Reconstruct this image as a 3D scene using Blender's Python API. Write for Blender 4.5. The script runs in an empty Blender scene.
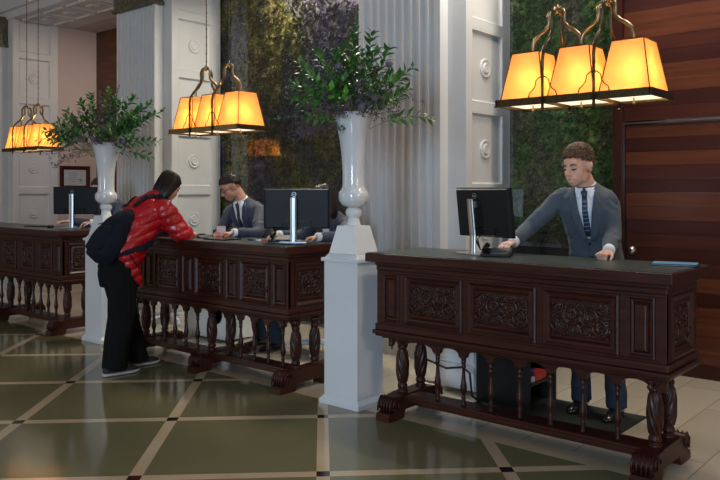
import bpy, bmesh, math, random
from mathutils import Vector, Matrix, noise
from mathutils.bvhtree import BVHTree
C = bpy.context.scene.collection
SC = bpy.context.scene
PI = math.pi
random.seed(7)
# ---------------------------------------------------------------- camera, world, light, exposure
cam_d = bpy.data.cameras.new('camera'); cam = bpy.data.objects.new('camera', cam_d); C.objects.link(cam)
cam.location = (0, 0, 1.5); cam.rotation_euler = (PI/2, 0, math.radians(40.75))
cam_d.sensor_width = 36; cam_d.lens = 757/720*36; cam_d.shift_y = -49/720
cam_d.clip_start = .05; cam_d.clip_end = 100
SC.camera = cam
SC.view_settings.view_transform = 'Standard'; SC.view_settings.look = 'None'
SC.view_settings.exposure = 0.0; SC.view_settings.gamma = 1.0; SC.view_settings.use_curve_mapping = False
W = bpy.data.worlds.new('world'); SC.world = W; W.use_nodes = True
W.node_tree.nodes['Background'].inputs[0].default_value = (1.0, .92, .82, 1)
W.node_tree.nodes['Background'].inputs[1].default_value = .10

def area(name, loc, target, sx, sy, power, col):
    l = bpy.data.lights.new(name, 'AREA'); l.shape = 'RECTANGLE'; l.size = sx; l.size_y = sy
    l.energy = power; l.color = col
    o = bpy.data.objects.new(name, l); C.objects.link(o); o.location = loc
    o.rotation_euler = (Vector(target) - Vector(loc)).to_track_quat('-Z', 'Y').to_euler()
    return o
# daylight through the entrance glazing behind the camera, and the lobby's warm lamps to the right
area('entrance_daylight', (.6, -5.0, 2.3), (-3.6, 5, 1.6), 1.6, 2.4, 350, (.56, .76, 1.0))
area('window_daylight_left', (-11.9, -4.0, 2.6), (-9, 5, 1.4), 2.8, 3.2, 95, (1.0, .90, .78))  # warm fill added for the left bays, placed clear of the pane reflections
area('lobby_lamp_glow_right', (7.0, 1.8, 3.0), (-5, 5.8, 2.0), 2.2, 2.2, 110, (1.0, .80, .64))
area('recess_downlight', (-1.2, 5.2, 4.1), (-1.4, 5.0, 0), .5, .5, 45, (1.0, .86, .68))
area('recess_downlight_plants', (-5.9, 5.75, 4.15), (-5.6, 6.3, 1.6), 1.8, .2, 110, (1.0, .92, .75))  # added fill that brightens the wide plant wall, not a real fitting
area('recess_downlight_plants', (-3.0, 5.45, 4.15), (-3.0, 6.3, 1.6), 1.0, .2, 42, (1.0, .92, .80))  # likewise an added fill, for the narrow plant wall
area('recess_downlight_corridor', (-10.2, 6.6, 4.2), (-10.6, 6.6, 0), .5, .4, 36, (1.0, .82, .66))  # added fill to warm and brighten the corridor soffit

# ---------------------------------------------------------------- helpers
class MB:
    """collects vertices and faces for one mesh object"""
    def __init__(s): s.v = []; s.f = []; s.T = None; s.keep = False
    def add(s, vs, fs):
        o = len(s.v)
        for p in vs:
            p = Vector(p); s.v.append(s.T @ p if s.T else p)
        for f in fs: s.f.append(tuple(i+o for i in f))
    def box(s, x0, x1, y0, y1, z0, z1):
        s.add([(x0,y0,z0),(x1,y0,z0),(x1,y1,z0),(x0,y1,z0),(x0,y0,z1),(x1,y0,z1),(x1,y1,z1),(x0,y1,z1)],
              [(0,3,2,1),(4,5,6,7),(0,1,5,4),(1,2,6,5),(2,3,7,6),(3,0,4,7)])
    def frust(s, c, z0, z1, a0, a1, n=4):
        """square frustum centred on c=(x,y) half sizes a0,a1 given as (hx,hy)"""
        x, y = c
        v = [(x-a0[0],y-a0[1],z0),(x+a0[0],y-a0[1],z0),(x+a0[0],y+a0[1],z0),(x-a0[0],y+a0[1],z0),
             (x-a1[0],y-a1[1],z1),(x+a1[0],y-a1[1],z1),(x+a1[0],y+a1[1],z1),(x-a1[0],y+a1[1],z1)]
        s.add(v, [(0,3,2,1),(4,5,6,7),(0,1,5,4),(1,2,6,5),(2,3,7,6),(3,0,4,7)])
    def lathe(s, prof, c=(0,0,0), n=24, fn=None, cap=True, sub=1):
        """prof: (r,z) list; fn(theta,z,r)->r"""
        P = []
        for i in range(len(prof)-1):
            for k in range(sub):
                t = k/sub; P.append((prof[i][0]*(1-t)+prof[i+1][0]*t, prof[i][1]*(1-t)+prof[i+1][1]*t))
        P.append(prof[-1])
        vs = []
        for r, z in P:
            for k in range(n):
                a = 2*PI*k/n; rr = fn(a, z, r) if fn else r
                vs.append((c[0]+rr*math.cos(a), c[1]+rr*math.sin(a), c[2]+z))
        fs = [(i*n+k, i*n+(k+1)%n, (i+1)*n+(k+1)%n, (i+1)*n+k) for i in range(len(P)-1) for k in range(n)]
        if cap:
            fs.append(tuple(range(n-1, -1, -1))); m = (len(P)-1)*n; fs.append(tuple(range(m, m+n)))
        s.add(vs, fs)
    def rings(s, R, cap=True, closed=True):
        n = len(R[0]); vs = [p for r in R for p in r]
        fs = [(i*n+k, i*n+(k+1)%n, (i+1)*n+(k+1)%n, (i+1)*n+k) for i in range(len(R)-1) for k in range(n if closed else n-1)]
        if cap:
            fs.append(tuple(range(n-1, -1, -1))); m = (len(R)-1)*n; fs.append(tuple(range(m, m+n)))
        s.add(vs, fs)
    def tube(s, pts, rad, n=8, flat=None):
        pts = [Vector(p) for p in pts]; k = len(pts)
        if not hasattr(rad, '__len__'): rad = [rad]*k
        R = []; up = None
        for i, p in enumerate(pts):
            d = (pts[min(i+1, k-1)] - pts[max(i-1, 0)]).normalized()
            if up is None:
                up = Vector((0,0,1)) if abs(d.z) < .9 else Vector((1,0,0))
            a = d.cross(up)
            if a.length < 1e-5: a = d.orthogonal()
            a.normalize(); b = a.cross(d).normalized(); up = b
            ra, rb = (rad[i], rad[i]) if flat is None else (rad[i]*flat[0], rad[i]*flat[1])
            R.append([p + a*(ra*math.cos(2*PI*j/n)) + b*(rb*math.sin(2*PI*j/n)) for j in range(n)])
        s.rings(R)
    def ball(s, c, r, n=12, m=8, rot=None):
        if not hasattr(r, '__len__'): r = (r, r, r)
        vs = []; c = Vector(c)
        for i in range(1, m):
            t = PI*i/m
            for k in range(n):
                a = 2*PI*k/n
                v = Vector((r[0]*math.sin(t)*math.cos(a), r[1]*math.sin(t)*math.sin(a), r[2]*math.cos(t)))
                vs.append(c + (rot @ v if rot else v))
        t_ = Vector((0,0,r[2])); vs += [c + (rot @ t_ if rot else t_), c - (rot @ t_ if rot else t_)]
        q = len(vs)
        fs = [(i*n+k, (i+1)*n+k, (i+1)*n+(k+1)%n, i*n+(k+1)%n) for i in range(m-2) for k in range(n)]
        fs += [(q-2, k, (k+1)%n) for k in range(n)] + [(q-1, (m-2)*n+(k+1)%n, (m-2)*n+k) for k in range(n)]
        s.add(vs, fs)
    def prism(s, poly, axis, a, b):
        """poly in the two other axes; extruded along axis from a to b"""
        def P(u, v, w):
            return {'x': (w,u,v), 'y': (u,w,v), 'z': (u,v,w)}[axis]
        n = len(poly)
        vs = [P(u,v,a) for u,v in poly] + [P(u,v,b) for u,v in poly]
        s.add(vs, [tuple(range(n)), tuple(range(2*n-1, n-1, -1))] + [(i, (i+1)%n, n+(i+1)%n, n+i) for i in range(n)])
    def frame(s, x0, x1, z0, z1, prof, y, fill=True):
        """mitred moulding rings on a plane facing -y: prof is [(inset, outward)]"""
        vs = []
        for d, o in prof:
            vs += [(x0+d, y-o, z0+d), (x1-d, y-o, z0+d), (x1-d, y-o, z1-d), (x0+d, y-o, z1-d)]
        fs = []
        for i in range(len(prof)-1):
            for k in range(4):
                fs.append((i*4+k, i*4+(k+1)%4, (i+1)*4+(k+1)%4, (i+1)*4+k))
        if fill:
            m = (len(prof)-1)*4; fs.append((m, m+1, m+2, m+3))
        s.add(vs, fs)
    def mesh(s, name):
        me = bpy.data.meshes.new(name); me.from_pydata([tuple(p) for p in s.v], [], s.f); me.update()
        if not s.keep: bm = bmesh.new(); bm.from_mesh(me); bmesh.ops.recalc_face_normals(bm, faces=bm.faces); bm.to_mesh(me); bm.free()
        return me
    def build(s, name, mat, parent=None, smooth=False, bevel=0, loc=None, auto=None):
        me = s.mesh(name); o = bpy.data.objects.new(name, me); C.objects.link(o)
        if mat: me.materials.append(mat)
        if smooth or auto:
            for p in me.polygons: p.use_smooth = True
        if auto:
            me.set_sharp_from_angle(angle=math.radians(auto))
        if bevel:
            m = o.modifiers.new('bevel', 'BEVEL'); m.width = bevel; m.segments = 2; m.limit_method = 'ANGLE'; m.angle_limit = math.radians(50)
        if parent: o.parent = parent
        if loc: o.location = loc
        return o
def thing(name, label, cat, loc=(0,0,0), rotz=0, group=None):
    o = bpy.data.objects.new(name, None); C.objects.link(o); o.empty_display_size = .1
    o.location = loc; o.rotation_euler = (0,0,rotz); return tag(o, label, cat, group)
def tag(o, label, cat, group=None):
    o['label'] = label; o['category'] = cat
    if group: o['group'] = group
    return o
def struct(o): o['kind'] = 'structure'; return o
def children(o): return [c for c in bpy.data.objects if c.parent == o]
def copy_tree(o, parent=None):
    kids = children(o)
    c = o.copy(); C.objects.link(c)
    if parent: c.parent = parent
    for k in kids: copy_tree(k, c)
    return c
def relabel(o, label, group=None):
    o['label'] = label
    if group: o['group'] = group

# ---------------------------------------------------------------- materials
def new_mat(name):
    m = bpy.data.materials.new(name); m.use_nodes = True
    return m, m.node_tree, m.node_tree.nodes['Principled BSDF']
def N(nt, t, **kw):
    n = nt.nodes.new(t)
    for k, v in kw.items():
        if k in n.inputs: n.inputs[k].default_value = v
        else: setattr(n, k, v)
    return n
def ramp(nt, fac, stops):
    r = nt.nodes.new('ShaderNodeValToRGB'); e = r.color_ramp.elements
    while len(e) < len(stops): e.new(.5)
    for i, (p, c) in enumerate(stops): e[i].position = p; e[i].color = (*c, 1)
    nt.links.new(fac, r.inputs[0]); return r.outputs[0]
def simple(name, c, rough=.5, metal=0, var=.12, scale=18, bump=0, bscale=200, coat=0, sheen=0, spec=.5):
    m, nt, b = new_mat(name)
    tc = N(nt, 'ShaderNodeTexCoord'); n = N(nt, 'ShaderNodeTexNoise', Scale=scale, Detail=3.0)
    nt.links.new(tc.outputs['Object'], n.inputs['Vector'])
    lo = tuple(x*(1-var) for x in c); hi = tuple(min(1, x*(1+var)) for x in c)
    nt.links.new(ramp(nt, n.outputs['Fac'], [(.3, lo), (.7, hi)]), b.inputs['Base Color'])
    b.inputs['Roughness'].default_value = rough; b.inputs['Metallic'].default_value = metal
    b.inputs['Coat Weight'].default_value = coat; b.inputs['Specular IOR Level'].default_value = spec
    if sheen: b.inputs['Sheen Weight'].default_value = sheen
    if bump:
        n2 = N(nt, 'ShaderNodeTexNoise', Scale=bscale, Detail=2.0); nt.links.new(tc.outputs['Object'], n2.inputs['Vector'])
        bp = N(nt, 'ShaderNodeBump', Strength=bump, Distance=.01); nt.links.new(n2.outputs['Fac'], bp.inputs['Height'])
        nt.links.new(bp.outputs[0], b.inputs['Normal'])
    return m
def wood(name, c0, c1, rough=.35, vec=(2, 30, 30), coat=.15):
    m, nt, b = new_mat(name)
    tc = N(nt, 'ShaderNodeTexCoord'); mp = N(nt, 'ShaderNodeMapping'); mp.inputs['Scale'].default_value = vec
    nt.links.new(tc.outputs['Object'], mp.inputs[0])
    n = N(nt, 'ShaderNodeTexNoise', Scale=1.6, Detail=6.0, Distortion=.6); nt.links.new(mp.outputs[0], n.inputs['Vector'])
    nt.links.new(ramp(nt, n.outputs['Fac'], [(.32, c0), (.7, c1)]), b.inputs['Base Color'])
    b.inputs['Roughness'].default_value = rough; b.inputs['Coat Weight'].default_value = coat; b.inputs['Coat Roughness'].default_value = .2
    b.inputs['Specular IOR Level'].default_value = .35
    bp = N(nt, 'ShaderNodeBump', Strength=.12, Distance=.004); nt.links.new(n.outputs['Fac'], bp.inputs['Height'])
    nt.links.new(bp.outputs[0], b.inputs['Normal'])
    return m
M = {}
M['white'] = simple('painted_plaster_white', (.57, .57, .57), .45, var=.03, scale=3)
M['lacquer'] = simple('white_lacquer', (.74, .76, .78), .3, var=.02, scale=4, coat=.2)
M['ceramic'] = simple('white_glazed_vase', (.74, .75, .75), .16, var=.02, scale=3, coat=.6)
M['pink'] = simple('pink_beige_plaster', (.50, .40, .37), .7, var=.04, scale=2)
M['desk'] = wood('dark_mahogany', (.026, .0058, .0036), (.064, .0140, .0075), .42, coat=.05)
M['deskv'] = wood('dark_mahogany_upright', (.024, .0058, .0036), (.056, .0136, .0075), .38, coat=.05, vec=(25, 25, 3))
M['top'] = simple('dark_green_leather_top', (.026, .038, .034), .36, var=.2, scale=25, bump=.08, bscale=300)
M['black'] = simple('black_plastic', (.007, .008, .010), .5, var=.1, spec=.3)
M['blackg'] = simple('black_gloss', (.008, .009, .011), .15, var=.1)
M['steel'] = simple('brushed_steel', (.55, .57, .60), .3, 1, var=.05)
M['brass'] = simple('aged_brass', (.33, .235, .13), .32, 1, var=.2, scale=60)
M['bronze'] = simple('dark_bronze', (.12, .085, .045), .38, 1, var=.25, scale=60)
M['paper'] = simple('paper_white', (.75, .75, .72), .6, var=.02)
M['trough'] = simple('planter_black', (.008, .008, .008), .5, var=.1)
M['grille'] = simple('black_mat', (.012, .016, .013), .9, var=.3, scale=120)
# ---------------------------------------------------------------- floor
def floor_mat():
    m, nt, b = new_mat('terrazzo_and_stone_floor'); L = nt.links.new
    tc = N(nt, 'ShaderNodeTexCoord'); sp = N(nt, 'ShaderNodeSeparateXYZ'); L(tc.outputs['Object'], sp.inputs[0])
    def math_(op, a, bb=None, c=None):
        n = nt.nodes.new('ShaderNodeMath'); n.operation = op
        for i, q in enumerate((a, bb, c)):
            if q is None: continue
            if isinstance(q, (int, float)): n.inputs[i].default_value = q
            else: L(q, n.inputs[i])
        return n.outputs[0]
    X, Y = sp.outputs['X'], sp.outputs['Y']
    # lattice of beige strips through the measured crossing points
    e1 = (.706, .690); e2 = (-.708, .742); D = (-4.183, 2.966)
    det = e1[0]*e2[1]-e2[0]*e1[1]
    dx = math_('SUBTRACT', X, D[0]); dy = math_('SUBTRACT', Y, D[1])
    u = math_('ADD', math_('MULTIPLY', dx, e2[1]/det), math_('MULTIPLY', dy, -e2[0]/det))
    v = math_('ADD', math_('MULTIPLY', dx, -e1[1]/det), math_('MULTIPLY', dy, e1[0]/det))
    def strip(t, w):
        return math_('LESS_THAN', math_('ABSOLUTE', math_('SUBTRACT', t, math_('ROUND', t))), w)
    su, sv = strip(u, .036), strip(v, .036)
    anys = math_('MAXIMUM', su, sv); both = math_('MULTIPLY', su, sv)
    ns = N(nt, 'ShaderNodeTexNoise', Scale=260.0, Detail=2.0); L(tc.outputs['Object'], ns.inputs['Vector'])
    nb = N(nt, 'ShaderNodeTexNoise', Scale=2.2, Detail=3.0); L(tc.outputs['Object'], nb.inputs['Vector'])
    green = ramp(nt, ns.outputs['Fac'], [(.34, (.092, .086, .040)), (.5, (.172, .158, .080)), (.68, (.275, .248, .150))])
    beige = ramp(nt, nb.outputs['Fac'], [(.3, (.48, .36, .235)), (.7, (.58, .455, .31))])
    def mix(f, a, bb):
        n = nt.nodes.new('ShaderNodeMix'); n.data_type = 'RGBA'; L(f, n.inputs[0])
        for q, i in ((a, 6), (bb, 7)):
            if isinstance(q, tuple): n.inputs[i].default_value = (*q, 1)
            else: L(q, n.inputs[i])
        return n.outputs[2]
    pat = mix(both, mix(anys, green, beige), (.022, .018, .014))
    # stone flags behind the border
    br = N(nt, 'ShaderNodeTexBrick', Scale=1.0); br.inputs['Mortar Size'].default_value = .004
    br.inputs['Brick Width'].default_value = 1.1; br.inputs['Row Height'].default_value = .32
    br.inputs['Color1'].default_value = (.42, .37, .30, 1); br.inputs['Color2'].default_value = (.50, .45, .37, 1); br.inputs['Mortar'].default_value = (.27, .235, .185, 1)
    cb = nt.nodes.new('ShaderNodeCombineXYZ'); L(Y, cb.inputs[0]); L(X, cb.inputs[1]); L(cb.outputs[0], br.inputs['Vector'])
    back = math_('GREATER_THAN', Y, 3.95)
    stone = mix(math_('LESS_THAN', Y, 4.10), br.outputs['Color'], beige)
    col = mix(back, pat, stone)
    L(col, b.inputs['Base Color'])
    rr = N(nt, 'ShaderNodeMapRange'); rr.inputs[3].default_value = .07; rr.inputs[4].default_value = .17
    L(nb.outputs['Fac'], rr.inputs[0]); L(rr.outputs[0], b.inputs['Roughness'])
    return m
mb = MB(); mb.box(-16, 6, -7, 9.0, -.1, 0)
struct(mb.build('floor', floor_mat()))

# ---------------------------------------------------------------- piers with fluted pilasters
YP, YW, YB = 5.47, 5.59, 6.35
def pier(nm, xr, wp, left=True, depth_to=YB, capital=True, strip=.19):
    """xr: x of the panelled reveal (faces +x); pilaster of width wp on the front"""
    px1 = xr-strip; px0 = px1-wp; xl = px0-.06
    mb = MB()
    mb.box(xl, xr-.03, YW, depth_to, 0, 4.28)
    # stiles and rails framing the sunk panels of the reveal
    rows = [(-.04+.735*k+.12, -.04+.735*k+.12+.655) for k in range(6)]
    ya, yb = YW+.09, depth_to-.13
    mb.box(xr-.03, xr, YW, ya, 0, 4.28); mb.box(xr-.03, xr, yb, depth_to, 0, 4.28)
    z = 0
    for a, c in rows:
        mb.box(xr-.03, xr, ya, yb, z, a); z = min(c, 4.28)
    # fluted pilaster
    n = 9; m = .05; sp = (wp-2*m)/n; poly = [(px0, YW), (px0, YP)]
    for k in range(n):
        c = px0+m+sp*(k+.5); r = sp*.36
        for j in range(9):
            a = PI*j/8; poly.append((c-r*math.cos(a), YP+r*.85*math.sin(a)))
    poly += [(px1, YP), (px1, YW)]
    mb.prism(poly, 'z', .34, 3.83)
    mb.box(px0, px1, YP, YW, 3.83, 4.3)
    mb.box(px0-.03, px1+.03, YP-.03, YW, 0, .24); mb.box(px0-.015, px1+.015, YP-.015, YW, .24, .34)
    struct(mb.build(nm, M['white']))
    t = MB()
    for a, c in rows:
        c = min(c, 4.27)
        t.T = Matrix(((0,-1,0,xr-.03+.0),(1,0,0,0),(0,0,1,0),(0,0,0,1)))
        t.frame(ya, yb, a, c, [(0,.0), (0,.028), (.012,.03), (.02,.012), (.03,.006), (.03,.002)], 0, fill=False)
        t.T = None
    struct(t.build('trim_%s' % nm[-1], M['white']))
    r = MB()
    for a, c in rows:
        if c > 4.3: continue
        zc = (a+c)/2; yc = (ya+yb)/2
        r.T = Matrix.Translation((xr-.03, yc, zc)) @ Matrix.Rotation(PI/2, 4, 'Y')
        r.lathe([(.085,0),(.088,.010),(.080,.018),(.070,.012),(.058,.008),(.048,.008),(.044,.020),(.036,.024),(.030,.018),(.018,.020),(.0005,.022)], n=28, cap=False)
        r.T = None
    struct(r.build('trim_roundels_%s' % nm[-1], M['white'], smooth=True))
    if capital:
        cp = MB(); cx0, cx1 = px0-.02, px1+.02
        cp.box(cx0-.02, cx1+.02, YP-.05, YW, 3.83, 3.87)
        cp.box(cx0, cx1, YP-.03, YW, 3.87, 4.32)
        # low relief leaves on the capital block
        for k in range(12):
            xx = cx0 + (k+.5)*(cx1-cx0)/12
            for zz in (3.98, 4.12, 4.25):
                cp.ball((xx+.02*math.sin(k*9+zz*30), YP-.03, zz), (.03, .018, .055), 8, 6)
        struct(cp.build('trim_capital_%s' % nm[-1], M['capital']))
M['capital'] = simple('gilded_stone_capital', (.10, .09, .055), .5, .2, var=.6, scale=30, bump=.5, bscale=40)
pier('wall_pier_1', -3.60, .94)
pier('wall_pier_2', -7.90, .86)
pier('wall_pier_3', -12.20, .9)
# entablature and soffits over the bays
mb = MB()
mb.box(-14.5, 4, 5.56, 6.6, 4.28, 5.2)
mb.box(-14.5, 4, 5.50, 5.56, 4.40, 4.62); mb.box(-14.5, 4, 5.44, 5.56, 4.62, 4.72); mb.box(-14.5, 4, 5.30, 5.56, 4.95, 5.2)
struct(mb.build('wall_entablature', M['white']))
cf = MB()
for x0 in [-12.15+.69*k for k in range(6)]:
    cf.T = Matrix(((1,0,0,0),(0,0,1,0),(0,1,0,4.28),(0,0,0,1)))
    cf.frame(x0+.05, x0+.64, 5.70, 6.25, [(0,0),(.0,.03),(.03,.03),(.05,.008),(.2,.004),(.215,.03),(.24,.03)], 0)
    cf.T = None
struct(cf.build('ceiling_coffers', M['white']))
mb = MB(); mb.box(-16, 6, -7, 5.5, 5.2, 5.3); struct(mb.build('ceiling', M['white']))
mb = MB(); mb.box(-16, 6, 6.6, 9.0, 4.285, 4.4); struct(mb.build('ceiling_recess', M['pink']))

# corridor behind bay three: pink wall and dark wood panelling
mb = MB(); mb.box(-12.5, -12.22, 6.35, 7.3, 0, 4.285); struct(mb.build('wall_pink', M['pink']))
def plank_wall(nm, x0, x1, y0, y1, cols, z0=0, hgt=.117):
    mats = {}
    out = []
    for key in sorted(set(cols)):
        mb = MB()
        for k, c in enumerate(cols):
            if c == key: mb.box(x0, x1, y0, y1, z0+k*hgt, z0+(k+1)*hgt-.0015)
        out.append(struct(mb.build(nm, M['plank_'+key])))
    return out
M['plank_a'] = wood('plank_dark_maroon', (.030, .0072, .0055), (.050, .012, .009), .28, vec=(1.2, 12, 22))
M['plank_b'] = wood('plank_orange_brown', (.070, .019, .009), (.118, .034, .014), .28, vec=(1.2, 12, 22))
M['plank_c'] = wood('plank_red_brown', (.040, .010, .007), (.068, .017, .010), .28, vec=(1.2, 12, 22))
M['plank_d'] = wood('plank_mid_brown', (.060, .016, .008), (.100, .028, .013), .28, vec=(1.2, 12, 22))
# from the floor up; the door leaf stops at 2.06 m
hh = 2.06/18
struct(plank_wall('door_1', -2.493, 1.6, 6.36, 6.42, ['abdbbabcacadbacbad'[i] for i in range(18)], 0, hh)[0])
plank_wall('wall_wood', -2.505, 1.6, 6.35, 6.42, ['cabdacbbacadcabdacb'[i] for i in range(19)], 2.09, .1155)
mb = MB(); mb.box(-2.585, -2.507, 6.30, 6.60, 0, 4.28); struct(mb.build('trim_door_post', wood('post_wood', (.035,.009,.006), (.060,.016,.010), .3, vec=(20,20,2))))
mb = MB(); mb.box(-2.505, -2.495, 6.335, 6.45, 0, 2.09); mb.box(-2.495, 1.6, 6.345, 6.40, 2.064, 2.080)
struct(mb.build('trim_metal_edge', simple('dull_metal_edge', (.20,.16,.15), .4, 1, var=.1)))
mb = MB(); mb.box(1.6, 1.9, 5.0, 6.5, 0, 4.28); struct(mb.build('wall_right', M['white']))
mb = MB(); mb.box(-12.4, -8, 7.07, 7.2, 0, 4.285)
struct(mb.build('wall_wood_rear', wood('rear_wood', (.040, .011, .007), (.11, .034, .016), .35, vec=(1.5, 12, 8))))
mb = MB(); mb.box(-8.4, -2.3, 6.60, 6.75, 0, 4.285); struct(mb.build('wall_back', M['white']))
# door lock
k = thing('door_lock', 'round metal lock on the wooden plank door behind the desk', 'lock', (-2.44, 6.36, 1.00))
mb = MB(); mb.T = Matrix.Rotation(PI/2, 4, 'X'); mb.lathe([(.001,0),(.034,0),(.034,.008),(.026,.014),(.024,.03),(.001,.032)], n=24, cap=False); mb.build('lock_rose', M['steel'], k, smooth=True)
mb = MB(); mb.box(-.004, .004, -.036, -.03, -.014, .014); mb.build('key_slot', M['black'], k)

# ---------------------------------------------------------------- planted walls behind glass
def plant_mat(nm, stops, scale):
    m, nt, b = new_mat(nm); tc = N(nt, 'ShaderNodeTexCoord')
    mp = N(nt, 'ShaderNodeMapping'); mp.inputs['Scale'].default_value = (1, 1, .42); nt.links.new(tc.outputs['Object'], mp.inputs[0])
    n = N(nt, 'ShaderNodeTexNoise', Scale=scale, Detail=8.0, Roughness=.62, Distortion=.4); nt.links.new(mp.outputs[0], n.inputs['Vector'])
    col = ramp(nt, n.outputs['Fac'], stops)
    n2 = N(nt, 'ShaderNodeTexNoise', Scale=38.0, Detail=4.0); nt.links.new(tc.outputs['Object'], n2.inputs['Vector'])
    r2 = ramp(nt, n2.outputs['Fac'], [(.3, (.35,.35,.35)), (.72, (1.6,1.6,1.6))])
    mx = N(nt, 'ShaderNodeMix', data_type='RGBA', blend_type='MULTIPLY'); mx.inputs[0].default_value = 1
    nt.links.new(col, mx.inputs[6]); nt.links.new(r2, mx.inputs[7]); nt.links.new(mx.outputs[2], b.inputs['Base Color'])
    b.inputs['Roughness'].default_value = .85
    return m
stops = [(.30, (.07,.060,.10)), (.40, (.15,.125,.18)), (.46, (.11,.11,.060)), (.52, (.24,.22,.055)), (.58, (.14,.105,.06)), (.68, (.28,.17,.12))]
stops1 = [(.30, (.025,.055,.035)), (.42, (.065,.13,.050)), (.50, (.095,.165,.040)), (.58, (.13,.13,.060)), (.68, (.22,.18,.14))]
M['plantA'] = plant_mat('mixed_moss_foliage', stops, 1.5); M['plantB'] = plant_mat('green_moss_foliage', stops1, 1.6)
def leaf(mb, p, d, l, w, up=Vector((0,0,1)), bend=.2):
    d = d.normalized(); s_ = d.cross(up)
    if s_.length < 1e-3: s_ = d.orthogonal()
    s_.normalize(); nrm = s_.cross(d)
    a = p; b_ = p + d*l*.45 + s_*w*.5 + nrm*l*bend*.25; c = p + d*l*.45 - s_*w*.5 + nrm*l*bend*.25; e = p + d*l - nrm*l*bend*.4
    m1 = p + d*l*.45
    mb.add([a, b_, e, c, m1], [(0,1,4),(1,2,4),(2,3,4),(3,0,4)])
def plant_wall(nm, x0, x1, z0, z1, mat, label, nleaf, seed):
    rnd = random.Random(seed); mb = MB()
    nx = int((x1-x0)/.035); nz = int((z1-z0)/.035)
    vs = []
    def dep(x, z):
        return .03+.05*noise.noise((x*2.2, z*1.3, seed)) + .05*noise.noise((x*7, z*5, seed+3)) + .03*noise.noise((x*22, z*18, seed+5))
    for j in range(nz+1):
        for i in range(nx+1):
            x = x0+(x1-x0)*i/nx; z = z0+(z1-z0)*j/nz
            vs.append((x, 6.50-dep(x, z)-.03, z))
    mb.add(vs, [(j*(nx+1)+i, j*(nx+1)+i+1, (j+1)*(nx+1)+i+1, (j+1)*(nx+1)+i) for j in range(nz) for i in range(nx)])
    for k in range(nleaf):
        x = rnd.uniform(x0+.05, x1-.05); z = rnd.uniform(z0+.03, z1-.03)
        p = Vector((x, 6.50-dep(x, z)-.03, z))
        for q in range(3):
            d = Vector((rnd.uniform(-1,1), -rnd.uniform(.3,1.1), rnd.uniform(-.9,.6)))
            leaf(mb, p, d, rnd.uniform(.035,.075), rnd.uniform(.014,.03), bend=rnd.uniform(-.3,.5))
    o = mb.build(nm, mat); o['kind'] = 'stuff'; tag(o, label, 'plant wall'); return o
plant_wall('planted_wall', -8.10, -4.72, 1.02, 4.27, M['plantA'], 'tall wall of dark purple, ochre and green moss and foliage behind the middle desk', 4200, 3)
plant_wall('planted_wall', -3.72, -2.59, 1.02, 4.27, M['plantB'], 'narrow wall of dark green moss and foliage behind the clerk at the right desk', 2200, 11)
for nm, a, b_ in (('planter_trough', -7.85, -4.85), ('planter_trough', -3.55, -2.66)):
    o = thing(nm, 'black planter trough below the %s plant wall' % ('wide middle' if a < -5 else 'narrow right'), 'planter', ((a+b_)/2, 6.38, 0))
    h = (b_-a)/2
    m_ = MB(); m_.box(-h, h, -.19, -.02, 0, .93); m_.build('trough_body', M['trough'], o, bevel=.004)
    m_ = MB(); m_.box(-h, h, -.19, -.16, .93, 1.0); m_.box(-h, -h+.03, -.16, -.02, .93, 1.0); m_.box(h-.03, h, -.16, -.02, .93, 1.0)
    m_.build('rim', M['trough'], o)
def glass_mat():
    m = bpy.data.materials.new('clear_pane_glass'); m.use_nodes = True; nt = m.node_tree; nt.nodes.clear()
    out = N(nt, 'ShaderNodeOutputMaterial'); mx = N(nt, 'ShaderNodeMixShader'); tr = N(nt, 'ShaderNodeBsdfTransparent'); gl = N(nt, 'ShaderNodeBsdfGlossy')
    gl.inputs['Roughness'].default_value = .01; gl.inputs['Color'].default_value = (.85,.9,.95,1); fr = N(nt, 'ShaderNodeFresnel', IOR=1.7)
    nt.links.new(fr.outputs[0], mx.inputs[0]); nt.links.new(tr.outputs[0], mx.inputs[1]); nt.links.new(gl.outputs[0], mx.inputs[2]); nt.links.new(mx.outputs[0], out.inputs[0])
    return m
M['glass'] = glass_mat()
for n_, a, b_, ya, yb in ((1, -7.42, -4.84, 6.142, 5.962), (2, -3.45, -2.64, 6.0, 6.0)):
    mb = MB(); mb.keep = True; mb.add([(a,ya,.0),(b_,yb,.0),(b_,yb,4.27),(a,ya,4.27)], [(0,1,2,3)])
    struct(mb.build('window_%d' % n_, M['glass']))
# larger leafy plants at the foot of the right plant wall
M['leafg'] = simple('leaf_mid_green', (.10, .22, .055), .45, var=.4, scale=14)
M['leafd'] = simple('leaf_dark_green', (.055, .16, .038), .40, var=.4, scale=14)
M['leafp'] = simple('leaf_pale_green', (.22, .30, .24), .6, var=.2, scale=14)
M['stem'] = simple('stem_brown', (.07, .055, .03), .7)
def leafy(loc, label, n, h, mat, seed, L_=.12, W_=.055):
    rnd = random.Random(seed); o = thing('leafy_plant', label, 'plant', loc)
    lf = MB(); st = MB()
    for k in range(n):
        a = rnd.uniform(0, 2*PI); r = rnd.uniform(.05, .17); hh_ = h*rnd.uniform(.35, 1)
        tip = Vector((r*math.cos(a)*1.2, -abs(r*math.sin(a))*.25, hh_)); st.tube([(0,0,0), tip*.5+Vector((0,0,.03)), tip], .003, 5)
        for q in range(3):
            d = Vector((math.cos(a+q*2.1), -abs(math.sin(a+q))*.3-.1, rnd.uniform(-.2,.5))); leaf(lf, tip, d, L_*rnd.uniform(.7,1.1), W_)
    lf.build('leaves', mat, o); st.build('stems', M['stem'], o)
leafy((-3.33, 6.33, .97), 'mid green broad-leaved plant nearest the monitor in the right planter', 12, .34, M['leafg'], 1)
leafy((-3.05, 6.33, .97), 'green broad-leaved plant seen under the clerk\'s outstretched arm', 14, .40, M['leafg'], 2)
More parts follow.
